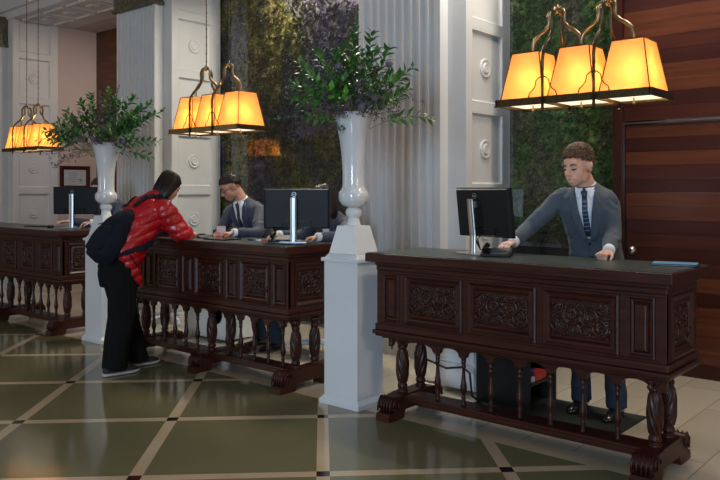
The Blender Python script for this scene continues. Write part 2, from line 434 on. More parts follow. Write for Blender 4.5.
leafy((-2.82, 6.33, .97), 'green broad-leaved plant right beside the clerk\'s jacket', 10, .50, M['leafg'], 3)
leafy((-2.78, 6.36, 1.30), 'pale silvery leaves sprouting from the plant wall by the clerk\'s neck', 7, .45, M['leafp'], 4, .10, .03)

# ---------------------------------------------------------------- reception desks
NARROW = [(0,-.02),(0,.004),(.008,.007),(.016,.0),(.020,-.010),(.030,-.012),(.044,.004),(.05,.006)]
CARVED = [(0,-.02),(0,.006),(.010,.010),(.020,.002),(.028,-.006),(.040,-.008),(.050,.000),(.055,-.012),(.058,-.014)]
def scroll(mb, cx, cz, R, sgn, turns, y, tr, a0=0.0):
    pts = []; rad = []
    n = int(14*turns)
    for i in range(n+1):
        t = i/n; a = a0 + sgn*2*PI*turns*t; r = R*(1-t)**.8+.004
        pts.append((cx+r*math.cos(a), y-.006*(1-t), cz+r*math.sin(a))); rad.append(tr*(1-.45*t))
    mb.tube(pts, rad, 6); mb.ball(pts[-1], tr*1.1, 8, 6)
def carving(mb, x0, x1, z0, z1, y, seed):
    rnd = random.Random(seed); w = x1-x0; h = z1-z0; cx = (x0+x1)/2; cz = (z0+z1)/2
    tr = h*.050
    def acan(px, pz, a, L_):
        # acanthus leaf: a fan of lobes along a curved rib
        R = Matrix.Rotation(a, 3, 'Y')
        for q in range(5):
            o = R @ Vector((0, 0, L_*(q/4-.5))); s_ = 1-.16*abs(q-1.5)
            for g in (-1, 1):
                Rq = Matrix.Rotation(a+g*.75, 3, 'Y'); c_ = o + Rq @ Vector((0, 0, L_*.18*s_))
                mb.ball((min(x1, max(x0, px+c_.x)), y-.002, min(z1, max(z0, pz+c_.z))), (h*.030, .008, L_*.22*s_), 8, 5, Rq)
    for s_ in (-1, 1):
        scroll(mb, cx+s_*w*.17, cz+h*.12, h*.27, s_, 1.7, y, tr, PI if s_ > 0 else 0)
        scroll(mb, cx+s_*w*.36, cz-h*.14, h*.27, -s_, 1.6, y, tr, 0 if s_ > 0 else PI)
        scroll(mb, cx+s_*w*.09, cz-h*.27, h*.14, s_, 1.3, y, tr*.8, PI/2)
        scroll(mb, cx+s_*w*.42, cz+h*.32, h*.13, s_, 1.3, y, tr*.8, PI)
        acan(cx+s_*w*.30, cz+h*.30, s_*1.2, h*.40); acan(cx+s_*w*.22, cz-h*.34, s_*1.9, h*.40)
        acan(cx+s_*w*.45, cz+h*.05, s_*.3, h*.42); acan(cx+s_*w*.06, cz+h*.30, -s_*.8, h*.34); acan(cx+s_*w*.44, cz-h*.36, -s_*.9, h*.30)
    mb.ball((cx, y-.002, cz+h*.02), (h*.09, .012, h*.15), 10, 8)
    # leafy ground relief between the scrolls, mirrored about the centre
    nx, nz = max(12, int(w/.0055)), int(h/.0055); vs = []
    for jj in range(nz+1):
        for i in range(nx+1):
            xx = x0+w*i/nx; zz = z0+h*jj/nz; q = Vector((abs(xx-cx)*16, zz*16, seed*1.7))
            wv = Vector((noise.noise(q+Vector((9,0,0))), noise.noise(q+Vector((0,9,0))), 0))*1.6
            hh_ = abs(math.sin(5.2*noise.noise(q*1.2+wv)))**.6
            edge = min(1, min(i, nx-i, jj, nz-jj)/2)
            vs.append((xx, y+.002-.007*hh_*edge, zz))
    mb.add(vs, [(jj*(nx+1)+i, jj*(nx+1)+i+1, (jj+1)*(nx+1)+i+1, (jj+1)*(nx+1)+i) for jj in range(nz) for i in range(nx)])

def leg_profile():
    return [(.036,.0),(.036,.012),(.026,.02),(.034,.034),(.034,.048),(.027,.06),(.033,.075),(.0405,.12),(.0425,.17),(.0405,.22),(.034,.265),(.027,.285),(.032,.296),(.032,.308),(.025,.318),(.036,.33),(.040,.345),(.040,.36)]
def make_leg(par, x, y, twist=True, hand=1):
    mb = MB(); k = 9
    def fn(a, z, r):
        if .068 < z < .275 and twist:
            return r*(1+.095*math.cos(k*(a+hand*z*8)))
        return r
    mb.lathe(leg_profile(), (x, y, .155), 88 if twist else 24, fn, sub=3)
    mb.build('leg', M['deskv'], par, smooth=True)
def make_baluster(par, x, y):
    mb = MB()
    mb.lathe([(.014,0),(.016,.008),(.010,.018),(.016,.028),(.010,.040),(.017,.052),(.011,.064),(.013,.078),(.021,.105),(.022,.122),(.016,.15),(.011,.20),(.0095,.235),(.015,.243),(.015,.252),(.010,.258),(.015,.268),(.016,.30)], (x, y, .148), 16)
    mb.build('baluster', M['deskv'], par, smooth=True)
def make_foot(par, x, yf=-.30, yb=.32):
    mb = MB()
    # sled with a scrolled toe at either end: outline in (y,z), extruded along x
    def end(s, y0):
        pts = []
        # toe pad, volute, step up
        for (dy, z) in [(0,0),(0,.035),(.012,.052),(.05,.058)]: pts.append((y0+s*dy, z))
        for j in range(11):
            a = -PI*.55 - PI*1.15*j/10 if True else 0
            pts.append((y0+s*(.075+.052*math.cos(a)), .105+.050*math.sin(a)))
        pts.append((y0+s*.15, .150)); pts.append((y0+s*.19, .156))
        return pts
    f = end(1, yf); b_ = end(-1, yb)
    poly = f + b_[::-1] + [(yb-.16, .0), (yb-.18, .055), (yf+.18, .055), (yf+.16, .0)]
    mb.prism(poly, 'x', x-.055, x+.055)
    o = mb.build('sled_foot', M['desk'], par, bevel=.006)
    for s, y0 in ((1, yf), (-1, yb)):
        sc = MB()
        for xx in (x-.057, x+.057):
            sc.T = Matrix(((0,-1,0,xx),(s,0,0,y0+s*.075),(0,0,1,.105),(0,0,0,1)))
            scroll(sc, 0, 0, .042, 1, 1.6, 0, .006)
            sc.T = None
        for q in range(5):
            sc.tube([(x-.05+.025*q, y0+s*.014, .062), (x-.05+.025*q, y0+s*.018, .11), (x-.05+.025*q, y0+s*.05, .155)], .0065, 6)
        sc.build('scroll_carving', M['desk'], o, smooth=True)
def desk(x0, x1, panels, legs, bals, label, twist=True, side_right=True, drops=None):
    """x0,x1 worktop ends in the room; panels: (x0,x1,kind)"""
    yc = 4.12; xc = (x0+x1)/2
    d = thing('reception_desk', label, 'desk', (xc, yc, 0))
    X = lambda x: x-xc; Yl = lambda y: y-yc
    bx0, bx1 = X(x0)+.04, X(x1)-.055; yf, yb = Yl(3.93), Yl(4.41)
    # worktop: leather-like top inset in a thick wooden edge
    mb = MB(); h = X(x1); a, b_ = Yl(3.85), Yl(4.46)
    mb.box(-h, h, a, b_, 1.030, 1.087); mb.build('worktop', M['desk'], d, bevel=.005)
    mb = MB(); mb.box(-h+.012, h-.012, a+.012, b_-.012, 1.087, 1.0905); mb.build('writing_surface', M['top'], d)
    mb = MB(); mb.box(bx0-.010, bx1+.010, yf-.012, yb+.01, 1.002, 1.030); mb.box(bx0-.004, bx1+.004, yf-.005, yb, .970, 1.002)
    mb.build('cornice_moulding', M['desk'], d, bevel=.006)
    mb = MB(); mb.box(bx0+.022, bx1-.022, yf+.022, yb, .60, .975); mb.build('cabinet_body', M['desk'], d)
    # front frame: rails and stiles
    mb = MB(); P = sorted([(X(p[0]), X(p[1])) for p in panels])
    zb, zt = .627, .953
    mb.box(bx0, bx1, yf, yf+.03, zt, .97); mb.box(bx0, bx1, yf, yf+.03, .60, zb)
    xs = [bx0] + [v for p in P for v in p] + [bx1]
    for i in range(0, len(xs), 2): mb.box(xs[i], xs[i+1], yf, yf+.03, zb, zt)
    # right side frame
    for (q0, q1) in ((yf, yf+.07), (yb-.07, yb)): mb.box(bx1-.03, bx1, q0+ (.001 if q0 == yf else 0), q1, .60, .97)
    mb.box(bx1-.03, bx1, yf+.07, yb-.07, zt, .97); mb.box(bx1-.03, bx1, yf+.07, yb-.07, .60, zb)
    for (q0, q1) in ((yf, yf+.07), (yb-.07, yb)): mb.box(bx0, bx0+.03, q0+.001, q1, .60, .97)
    mb.box(bx0, bx0+.03, yf+.07, yb-.07, zt, .97); mb.box(bx0, bx0+.03, yf+.07, yb-.07, .60, zb)
    mb.build('panel_frame', M['desk'], d, bevel=.003)
    for i, (p0, p1, kind) in enumerate(panels):
        a, b_ = X(p0), X(p1); mb = MB()
        if kind == 'n':
            mb.frame(a, b_, zb, zt, NARROW, yf); mb.build('raised_panel', M['desk'], d)
        else:
            mb.frame(a, b_, zb, zt, CARVED, yf); o = mb.build('carved_panel', M['desk'], d)
            cv = MB(); carving(cv, a+.062, b_-.062, zb+.062, zt-.062, yf+.014, i); cv.build('relief_carving', M['carve'], o, smooth=True)
    for xx, sgn in ((bx1, 1), (bx0, -1)):
        Tm = Matrix(((0,-1 if sgn > 0 else 1,0,xx),(1 if sgn > 0 else -1,0,0,0),(0,0,1,0),(0,0,0,1)))
        lo, hi = yf+.07, yb-.07
        if sgn < 0: lo, hi = -hi, -lo
        mb = MB(); mb.T = Tm; mb.frame(lo, hi, zb, zt, CARVED, 0); o = mb.build('carved_panel', M['desk'], d)
        cv = MB(); cv.T = Tm; carving(cv, lo+.062, hi-.062, zb+.062, zt-.062, .014, 77); cv.build('relief_carving', M['carve'], o, smooth=True)
    # base moulding, stepped
    mb = MB(); mb.box(bx0-.010, bx1+.010, yf-.012, yb+.01, .572, .615); mb.box(bx0-.024, bx1+.024, yf-.026, yb+.01, .545, .572); mb.box(bx0-.01, bx1+.01, yf-.012, yb+.01, .530, .545)
    mb.box(bx0+.02, bx1-.02, yf+.02, yb-.02, .515, .530)
    mb.build('base_moulding', M['desk'], d, bevel=.007)
    # arcaded valance
    bl = [X(b) for b in bals]
    stops_ = sorted(bl + [X(l) for l in legs] + [bx0+.03, bx1-.03])
    ym = Yl(4.035)
    mb = MB()
    for i in range(len(stops_)-1):
        a, b_ = stops_[i], stops_[i+1]; m_ = (a+b_)/2; hw = (b_-a)/2
        foot = .024; r = hw-foot
        poly = [(a, .52), (a, .448), (a+foot*.7, .448), (a+foot, .458)]
        for j in range(13):
            t = PI - PI*j/12; poly.append((m_+r*math.cos(t)*.97, .458+min(.040, r)*max(0, math.sin(t))**.8))
        poly += [(b_-foot, .458), (b_-foot*.7, .448), (b_, .448), (b_, .52)]
        mb.prism(poly, 'y', ym-.018, ym+.018)
    mb.build('arched_valance', M['desk'], d)
    # stretcher board and feet
    lx = sorted(X(l) for l in legs)
    mb = MB(); mb.box(lx[0]-.02, lx[-1]+.02, ym-.050, ym+.110, .098, .148); mb.box(lx[0]-.02, lx[-1]+.02, ym-.060, ym+.115, .108, .132)
    mb.build('stretcher', M['desk'], d, bevel=.004)
    for l in legs:
        make_foot(d, X(l)); make_leg(d, X(l), Yl(4.035), twist, 1); make_leg(d, X(l), Yl(4.24), twist, -1)
    for b in bl: make_baluster(d, b, ym)
    for xx in (X(x0)+.14, X(x1)-.15):
        mb = MB(); mb.lathe([(.001,-.075),(.008,-.07),(.004,-.058),(.016,-.045),(.018,-.034),(.008,-.024),(.018,-.012),(.020,0)], (xx if drops is None else xx, yf+.035, .518), 14)
        mb.build('drop_finial', M['deskv'], d, smooth=True)
    return d
M['carve'] = wood('carved_mahogany', (.022, .0058, .0038), (.050, .0125, .0075), .36, vec=(12,12,12), coat=.1)
desk(-3.275, -1.275, [(-3.184,-3.049,'n'),(-3.007,-2.56,'c'),(-2.523,-2.06,'c'),(-2.022,-1.577,'c'),(-1.534,-1.389,'n')],
     [-3.10,-1.425], [-2.220+.198*k for k in range(-3, 4)], 'carved dark mahogany reception desk at the right, nearest the viewer')
desk(-6.27, -4.04, [(-4.26,-4.12,'n'),(-4.644,-4.293,'c'),(-4.817,-4.68,'n'),(-5.224,-4.857,'c'),(-5.40,-5.26,'n'),(-5.80,-5.44,'c'),(-5.975,-5.835,'n'),(-6.205,-6.01,'n')],
     [-6.10,-5.13,-4.12], [-5.325-.163*k for k in range(5)] + [-4.26-.166*k for k in range(5)], 'carved dark mahogany reception desk in the middle where the customer leans')
desk(-10.30, -7.41, [(-7.62,-7.49,'n')]+[(-7.98-.415*k,-7.66-.415*k,'c') for k in range(6)],
     [-7.55,-8.86,-10.17], [-7.79-.17*k for k in range(6)] + [-9.09-.172*k for k in range(6)], 'carved dark wooden reception desk at the far left edge of the picture')
# ---------------------------------------------------------------- pedestals, vases, arrangements
def pedestal(x, y, label):
    d = thing('pedestal', label, 'pedestal', (x, y, 0))
    mb = MB(); mb.box(-.185,.185,-.165,.165,0,.035); mb.frust((0,0),.035,.06,(.18,.16),(.158,.142)); mb.build('plinth', M['lacquer'], d, bevel=.003)
    mb = MB(); mb.box(-.155,.155,-.14,.14,.06,1.01); mb.build('shaft', M['lacquer'], d, bevel=.002)
    mb = MB(); mb.box(-.172,.172,-.157,.157,1.005,1.03); mb.frust((0,0),1.03,1.06,(.155,.14),(.13,.118)); mb.build('cap', M['lacquer'], d, bevel=.003)
    mb = MB(); mb.frust((0,0),1.06,1.255,(.13,.118),(.083,.083)); mb.build('tapered_top', M['lacquer'], d, bevel=.003)
    return d
def vase(x, y, label):
    d = thing('vase', label, 'vase', (x, y, 1.255)); d.scale = (1, 1, 1.055 if x > -5 else .96)
    mb = MB()
    mb.lathe([(.001,0),(.052,0),(.047,.02),(.040,.05),(.040,.055)], n=40, cap=False, sub=2); mb.build('foot', M['ceramic'], d, smooth=True)
    mb = MB(); mb.lathe([(.036,.05),(.050,.06),(.058,.078),(.059,.092),(.053,.110),(.040,.122),(.03,.126)], n=40, cap=False, sub=2); mb.build('ball_knop', M['ceramic'], d, smooth=True)
    mb = MB()
    mb.lathe([(.02,.122),(.055,.125),(.085,.140),(.103,.165),(.109,.195),(.106,.220),(.098,.232),(.098,.236),(.088,.242),(.081,.262),(.079,.32),(.081,.40),(.087,.48),(.097,.56),(.112,.64),(.130,.705),(.146,.745),(.151,.755),(.146,.757),(.124,.70),(.09,.56),(.07,.40),(.001,.38)], n=48, cap=False, sub=3)
    mb.build('trumpet_body', M['ceramic'], d, smooth=True)
    return d
PX1, PX2 = -3.545, -6.92
pedestal(PX1, 4.045, 'white square pedestal between the right and middle desks')
pedestal(PX2, 4.11, 'white square pedestal left of the customer, mostly behind the black trousers')
vase(PX1, 4.045, 'tall white trumpet vase in the centre, on the pedestal between two desks')
vase(PX2, 4.11, 'tall white trumpet vase at left, above the customer\'s backpack')
M['purple'] = simple('dried_mauve_flower', (.13, .095, .125), .85, var=.35, scale=40)
M['thistle'] = simple('grey_thistle_head', (.15, .135, .165), .85, var=.3, scale=90)
M['euc'] = simple('eucalyptus_grey_green', (.115, .165, .135), .7, var=.2)
M['bright'] = simple('bright_green_leaf', (.10, .30, .04), .42, var=.35, scale=20)
cR = Vector((math.cos(math.radians(40.75)), math.sin(math.radians(40.75)), 0)); cF = Vector((-cR.y, cR.x, 0))
def branch(parent, base, tip, mat, rnd, L_, W_, name, pair=.032, droop=.04, start=.35):
    """curved stem with paired leaves from `start` to the tip"""
    lf = MB(); mid = (base+tip)/2 + Vector((0,0,droop + .12*(tip-base).length)); pts = []
    n = max(8, int((tip-base).length/pair))
    for i in range(n+1):
        t = i/n; pts.append(base*(1-t)**2 + mid*2*t*(1-t) + tip*t*t)
    lf.tube(pts[::2] if len(pts) > 12 else pts, .0022, 5)
    ang = rnd.uniform(0, 6)
    for i in range(n+1):
        if i/n < start: continue
        d = (pts[min(i+1, n)]-pts[max(i-1, 0)]).normalized(); o = d.orthogonal().normalized()
        ang += 1.35
        for s_ in (0, PI):
            side = Matrix.Rotation(ang+s_, 3, d) @ o
            sc = (.6+.4*min(1, (1-i/n)*4+.3))*rnd.uniform(.8, 1.15)
            leaf(lf, pts[i], d*.75+side, L_*sc, W_*sc, up=Matrix.Rotation(rnd.uniform(-.6,.6),3,d) @ Vector((0,0,1)))
    return lf.build(name, mat, parent)
def sprig(parent, base, tip, rnd, name='mauve_sprig', mat=None, fine=3):
    mb = MB(); mid = (base+tip)/2+Vector((0,0,.05))
    pts = [base*(1-t)**2 + mid*2*t*(1-t)+tip*t*t for t in [k/8 for k in range(9)]]
    mb.tube(pts, .0018, 4)
    for i in range(3, 9):
        for q in range(fine):
            e = pts[i]+Vector((rnd.gauss(0,.032), rnd.gauss(0,.032), rnd.gauss(.005,.028)))
            mb.tube([pts[i-1], e], .0010, 3)
            for w_ in range(5): mb.ball(e+Vector((rnd.gauss(0,.011),rnd.gauss(0,.011),rnd.gauss(0,.011))), rnd.uniform(.003,.006), 5, 4)
    return mb.build(name, mat or M['purple'], parent)
def bouquet(x, y, upx, tips, sprigs, thist, label, seed):
    """tips are (sideways, up, towards viewer) offsets in metres from the vase rim"""
    rnd = random.Random(seed); z = 2.035 if x > -5 else 1.965; o = thing('flower_arrangement', label, 'flowers', (x, y, z))
    def P(a, u, dpt): return cR*a*1.04 + Vector((0,0,u*1.02)) - cF*dpt
    for (a, u, dp, kind) in tips:
        base = P(a*.12, -.12, dp*.12); tip = P(a, u, dp)
        if kind == 'g': branch(o, base, tip, M['leafd'], rnd, .092, .044, 'green_branch', pair=.028)
        elif kind == 'b': branch(o, base, tip, M['bright'], rnd, .085, .05, 'green_branch', start=.45)
        elif kind == 'm': branch(o, base, tip, M['leafg'], rnd, .088, .042, 'green_branch', pair=.028)
        else: branch(o, base, tip, M['euc'], rnd, .034, .026, 'eucalyptus_branch', pair=.024)
    for (a, u, dp) in sprigs: sprig(o, P(a*.15, -.05, dp*.1), P(a, u, dp), rnd)
    for (a, u, dp) in thist:
        mb = MB(); b0 = P(a*.1, -.05, 0); tp = P(a, u, dp); mb.tube([b0, tp], .0025, 5)
        for q in range(60):
            v = Vector((rnd.gauss(0,1), rnd.gauss(0,1), rnd.gauss(0,1))).normalized(); mb.tube([tp, tp+v*.030], [.005,.0012], 4)
        mb.ball(tp, .022, 10, 8); mb.build('thistle', M['thistle'], o)
    return o
K = 5.3/757
T1 = [(-.40,.02,.1,'e'),(-.53,-.02,.0,'e'),(.52,-.03,.1,'m'),(.40,.33,.0,'g'),(.25,.47,.0,'g'),(.27,.30,-.1,'g'),(.13,.56,.05,'g'),(-.0,.58,.0,'g'),(-.10,.50,-.1,'g'),(-.26,.44,.05,'m'),(-.38,.36,.05,'m'),(-.42,.22,.0,'m'),(-.42,.10,.15,'b'),(.30,.12,.15,'b'),(-.16,.15,.28,'b'),(-.05,.12,.30,'b'),(.02,.76,.0,'e'),(-.22,.62,-.1,'e'),(-.12,-.12,.2,'e'),(-.28,.24,.2,'m'),(.10,.30,.2,'g'),(-.30,-.04,.2,'m'),(-.18,.30,.22,'m'),(.2,.2,.25,'m'),(-.02,.34,.2,'g'),(.0,.2,-.25,'g'),(-.2,.3,-.2,'g'),(.2,.38,-.2,'g'),(.12,.05,.25,'e'),(.38,.18,.0,'g'),(-.33,.15,.2,'g'),(.06,.42,.12,'m'),(-.08,.22,.28,'g'),(.12,.18,.3,'g'),(-.25,.1,.25,'g'),(.24,.10,.2,'m'),(-.35,.30,-.05,'g'),(.33,.26,.05,'m'),(-.14,.42,.1,'g'),(.16,.47,-.05,'m')]
S1 = [(-.20,.12,.25),(-.30,.05,.2),(-.36,-.06,.1),(-.42,-.14,.0),(-.15,.24,.2),(-.1,.33,.1),(.05,.30,.2),(.15,.30,.1),(.20,.22,.15),(.30,.02,.1),(.36,.12,.0),(.12,.14,.3),(-.33,.26,.0),(-.25,.36,-.1),(-.05,.42,-.1),(-.38,-.18,.1),(-.22,.02,.3),(.05,.18,.32),(-.28,-.12,.15),(.22,.10,.25),(-.02,.06,.33),(-.12,.02,.3)]
H1 = [(.14,.10,.22),(.05,.03,.24),(-.10,.32,.15),(.24,.35,.05)]
bouquet(PX1, 4.045, 352, T1, S1, H1, 'large arrangement of green branches and mauve dried flowers in the central vase', 5)
T2 = [(.62,.33,.0,'g'),(.50,.40,.0,'g'),(.35,.47,.0,'g'),(.25,.40,.1,'g'),(.60,.02,.1,'g'),(.52,-.12,.1,'g'),(.10,.55,.0,'m'),(-.05,.48,.1,'g'),(-.18,.42,.0,'g'),(-.30,.32,.05,'m'),(-.42,.22,.0,'g'),(-.52,.14,.0,'g'),(-.56,.05,.1,'m'),(-.40,.02,.2,'b'),(-.20,.14,.28,'m'),(.2,.14,.28,'m'),(.36,.10,.2,'b'),(.42,.22,.1,'g'),(.0,.36,.2,'g'),(-.02,.55,-.1,'e'),(.2,.58,.0,'e'),(.38,.30,.15,'m'),(-.35,.15,.2,'m'),(.0,.2,-.25,'g'),(.2,.3,-.2,'g'),(-.2,.3,-.2,'g'),(.1,.1,.3,'g'),(.44,.02,.2,'g'),(-.1,.25,.25,'g'),(.3,.2,.2,'g'),(-.28,.25,.15,'g'),(.16,.46,.0,'g'),(.5,.27,.05,'g'),(.4,.36,-.05,'g'),(-.4,.1,.15,'g')]
S2 = [(-.25,.12,.2),(-.35,.02,.2),(-.42,-.10,.1),(-.38,-.22,.1),(-.15,.24,.2),(-.1,.30,.1),(.05,.30,.2),(.15,.38,.1),(.20,.22,.15),(.0,.42,-.1),(.12,.14,.3),(-.33,.22,.0),(.3,.3,0),(-.3,-.15,.2),(-.12,.05,.3),(.1,.02,.3),(.25,.05,.25)]
H2 = [(-.12,.03,.28),(.04,.04,.28),(.3,.02,.2)]
bouquet(PX2-.05, 4.06, 105, T2, S2, H2, 'large arrangement of green branches and mauve dried flowers in the left vase', 9)

# ---------------------------------------------------------------- pendant lamps over the desks
def shade_mat():
    m = bpy.data.materials.new('amber_parchment_shade'); m.use_nodes = True; nt = m.node_tree; nt.nodes.clear()
    out = N(nt, 'ShaderNodeOutputMaterial'); tr = N(nt, 'ShaderNodeBsdfTranslucent'); df = N(nt, 'ShaderNodeBsdfDiffuse'); mx = N(nt, 'ShaderNodeMixShader')
    tc = N(nt, 'ShaderNodeTexCoord'); n = N(nt, 'ShaderNodeTexNoise', Scale=7.0, Detail=4.0); nt.links.new(tc.outputs['Object'], n.inputs['Vector'])
    nt.links.new(ramp(nt, n.outputs['Fac'], [(.3, (.92,.62,.31)), (.7, (.98,.70,.37))]), tr.inputs[0]); df.inputs[0].default_value = (.80,.60,.32,1)
    mx.inputs[0].default_value = .30; nt.links.new(tr.outputs[0], mx.inputs[1]); nt.links.new(df.outputs[0], mx.inputs[2]); nt.links.new(mx.outputs[0], out.inputs[0])
    return m
M['shade'] = shade_mat()
def emis(name, c, s):
    m = bpy.data.materials.new(name); m.use_nodes = True; b = m.node_tree.nodes['Principled BSDF']
    b.inputs['Base Color'].default_value = (*c, 1); b.inputs['Emission Color'].default_value = (*c, 1); b.inputs['Emission Strength'].default_value = s; return m
M['bulb'] = emis('glowing_bulb', (1.0, .72, .36), 6.0)
M['diffuser'] = emis('lit_frosted_diffuser', (1.0, .82, .55), 1.3)
bulb_light = bpy.data.lights.new('pendant_bulb_light', 'POINT'); bulb_light.energy = 5.0; bulb_light.color = (1.0, .74, .40); bulb_light.shadow_soft_size = .035
def pendant(xc, label, yc=4.115):
    hw, hd = .455, .165; zb = 2.0
    d = thing('pendant_lamp', label, 'lamp', (xc, yc, zb))
    bar = MB(); t = .014
    for s in (-1, 1):
        bar.box(-hw, hw, s*hd-t/2, s*hd+t/2, 0, .040); bar.box(s*hw-t/2, s*hw+t/2, -hd-t/2, hd+t/2, 0, .040)
        bar.box(s*.152-t/3, s*.152+t/3, -hd, hd, 0, .02)
    bar.box(-hw-.01, hw+.01, -hd-.014, -hd-.006, -.004, .004); bar.box(-hw-.01, hw+.01, hd+.006, hd+.014, -.004, .004)
    bar.build('tray_frame', M['bronze'], d)
    xs = (-.304, 0, .304)
    for i, x in enumerate(xs):
        a, ad, b_, bd, z0, z1 = .138, .145, .088, .095, .035, .318
        mb = MB()
        v = [(x-a,-ad,z0),(x+a,-ad,z0),(x+a,ad,z0),(x-a,ad,z0),(x-b_,-bd,z1),(x+b_,-bd,z1),(x+b_,bd,z1),(x-b_,bd,z1)]
        mb.add(v, [(0,1,5,4),(1,2,6,5),(2,3,7,6),(3,0,4,7)])
        sh = mb.build('lamp_shade', M['shade'], d)
        so = sh.modifiers.new('thickness', 'SOLIDIFY'); so.thickness = .0015
        tr = MB()
        for k in range(4): tr.tube([v[k], v[k+4]], .0035, 5); tr.tube([v[4+k], v[4+(k+1)%4]], .004, 5)
        tr.tube([(x-b_,0,z1),(x+b_,0,z1)], .003, 5); tr.tube([(x,-bd,z1),(x,bd,z1)], .003, 5)
        tr.build('shade_trim', M['bronze'], sh)
        df = MB(); df.box(x-.128, x+.128, -.14, .14, .012, .018); df.build('diffuser', M['diffuser'], sh)
        kn = MB(); kn.lathe([(.001,-.030),(.008,-.026),(.009,-.018),(.005,-.010),(.004,.012)], (x, 0, 0), 10); kn.build('finial', M['brass'], d, smooth=True)
        bu = MB(); bu.ball((x, 0, .15), (.022,.022,.032), 10, 8); bu.tube([(x,0,.18),(x,0,z1)], .008, 8); bb = bu.build('bulb', M['bulb'], sh, smooth=True)
        bb.visible_shadow = True
        lo = bpy.data.objects.new('bulb_light', bulb_light); C.objects.link(lo); lo.parent = sh; lo.location = (x+.045, -.05, .14)
        cp = MB(); cp.lathe([(.014,.0),(.016,.008),(.010,.022),(.007,.03)], (x,0,z1-.004), 12); cp.build('shade_collar', M['brass'], d, smooth=True)
    # lyre hangers rising to two peaks
    def S(p0, p1, sway):
        """S-curved arm from p0 (low, out) to p1 (peak)"""
        p0 = Vector(p0); p1 = Vector(p1); out = []
        prof = [(0,0),(.0,.16),(.07,.30),(.30,.44),(.52,.52),(.66,.62),(.68,.74),(.66,.86),(.74,.95),(.88,.995),(1,1)]
        for q in range(len(prof)-1):
            for w_ in (0, .5):
                f = prof[q][0]*(1-w_)+prof[q+1][0]*w_; g = prof[q][1]*(1-w_)+prof[q+1][1]*w_
                out.append(Vector((p0.x+(p1.x-p0.x)*f, p0.y+(p1.y-p0.y)*f, p0.z+(p1.z-p0.z)*g)))
        out.append(p1); return out
    for px in (-.152, .152):
        ar = MB(); top = .567
        for s in (-1, 1): ar.tube(S((px+s*.152, 0, .325), (px, 0, top), 0), .0115, 8)
        ar.build('brass_arm', M['brass'], d, smooth=True)
        ar = MB()
        for s in (-1, 1):
            ar.tube([(px, s*(hd+.012), -.02), (px, s*(hd+.012), .2)], .0085, 8)
            ar.tube(S((px, s*(hd+.012), .19), (px, 0, top), 0), .0100, 8)
            for q in (-1, 1):
                y = s*(hd+.014)
                ar.tube([(px,y,.150),(px+q*.02,y,.148),(px+q*.040,y,.130),(px+q*.045,y,.100),(px+q*.060,y,.080),(px+q*.082,y,.062),(px+q*.088,y,.038)], .0035, 6)
            ar.ball((px, s*(hd+.012), .15), .012, 10, 8); ar.ball((px, s*(hd+.012), -.028), .011, 10, 8)
        ar.build('bronze_post', M['bronze'], d, smooth=True)
        pk = MB(); pk.lathe([(.001,-.028),(.007,-.024),(.012,-.012),(.018,.0),(.012,.014),(.006,.03)], (px,0,top), 14); pk.build('peak_boss', M['brass'], d, smooth=True)
        ch = MB(); zt = 5.2-zb; n = 36
        ch.tube([(px,0,top+.02),(px,0,zt)], .0042, 6)
        for q in range(n): ch.ball((px, 0, top+.06+(zt-top-.1)*q/n), (.0065,.0065,.011), 6, 5)
        ch.build('hanging_chain', M['bronze'], d)
        cr = MB(); cr.lathe([(.001,-.03),(.03,-.025),(.05,-.004),(.05,0)], (px,0,zt), 16); cr.build('ceiling_rose', M['brass'], d, smooth=True)
pendant(-1.872, 'brass pendant lamp with three amber shades above the right desk, largest in the picture')
pendant(-5.157, 'brass pendant lamp with three amber shades above the customer and middle desk')
pendant(-9.29, 'brass pendant lamp with three amber shades at the far left', 4.50)

# ---------------------------------------------------------------- desk-top things
DT = 1.0905
def logo_part(parent, c, R, sx=1):
    """ring with four capital letters inside, on the monitor's rear"""
    mb = MB(); n = 28; r = .017
    pts = [Vector((c[0]+r*math.cos(2*PI*k/n), c[1]-.0012, c[2]+r*math.sin(2*PI*k/n))) for k in range(n+1)]
    mb.tube(pts, .0013, 5)
    def stroke(a, b_): mb.tube([(c[0]+a[0], c[1]-.0012, c[2]+a[1]), (c[0]+b_[0], c[1]-.0012, c[2]+b_[1])], .0011, 4)
    h = .0045
    for q, ch in enumerate('DELL'):
        x = -.0125+q*.0068; w = .0046
        if ch == 'D': S_ = [((0,-h),(0,h)),((0,h),(w*.6,h)),((w*.6,h),(w,0)),((w,0),(w*.6,-h)),((w*.6,-h),(0,-h))]
        elif ch == 'E': S_ = [((0,-h),(0,h)),((0,h),(w,h)),((0,0),(w*.8,0)),((0,-h),(w,-h))]
        else: S_ = [((0,-h),(0,h)),((0,-h),(w,-h))]
        for a, b_ in S_: stroke((a[0]+x, a[1]), (b_[0]+x, b_[1]))
    return mb.build('maker_mark', M['steel'], parent)
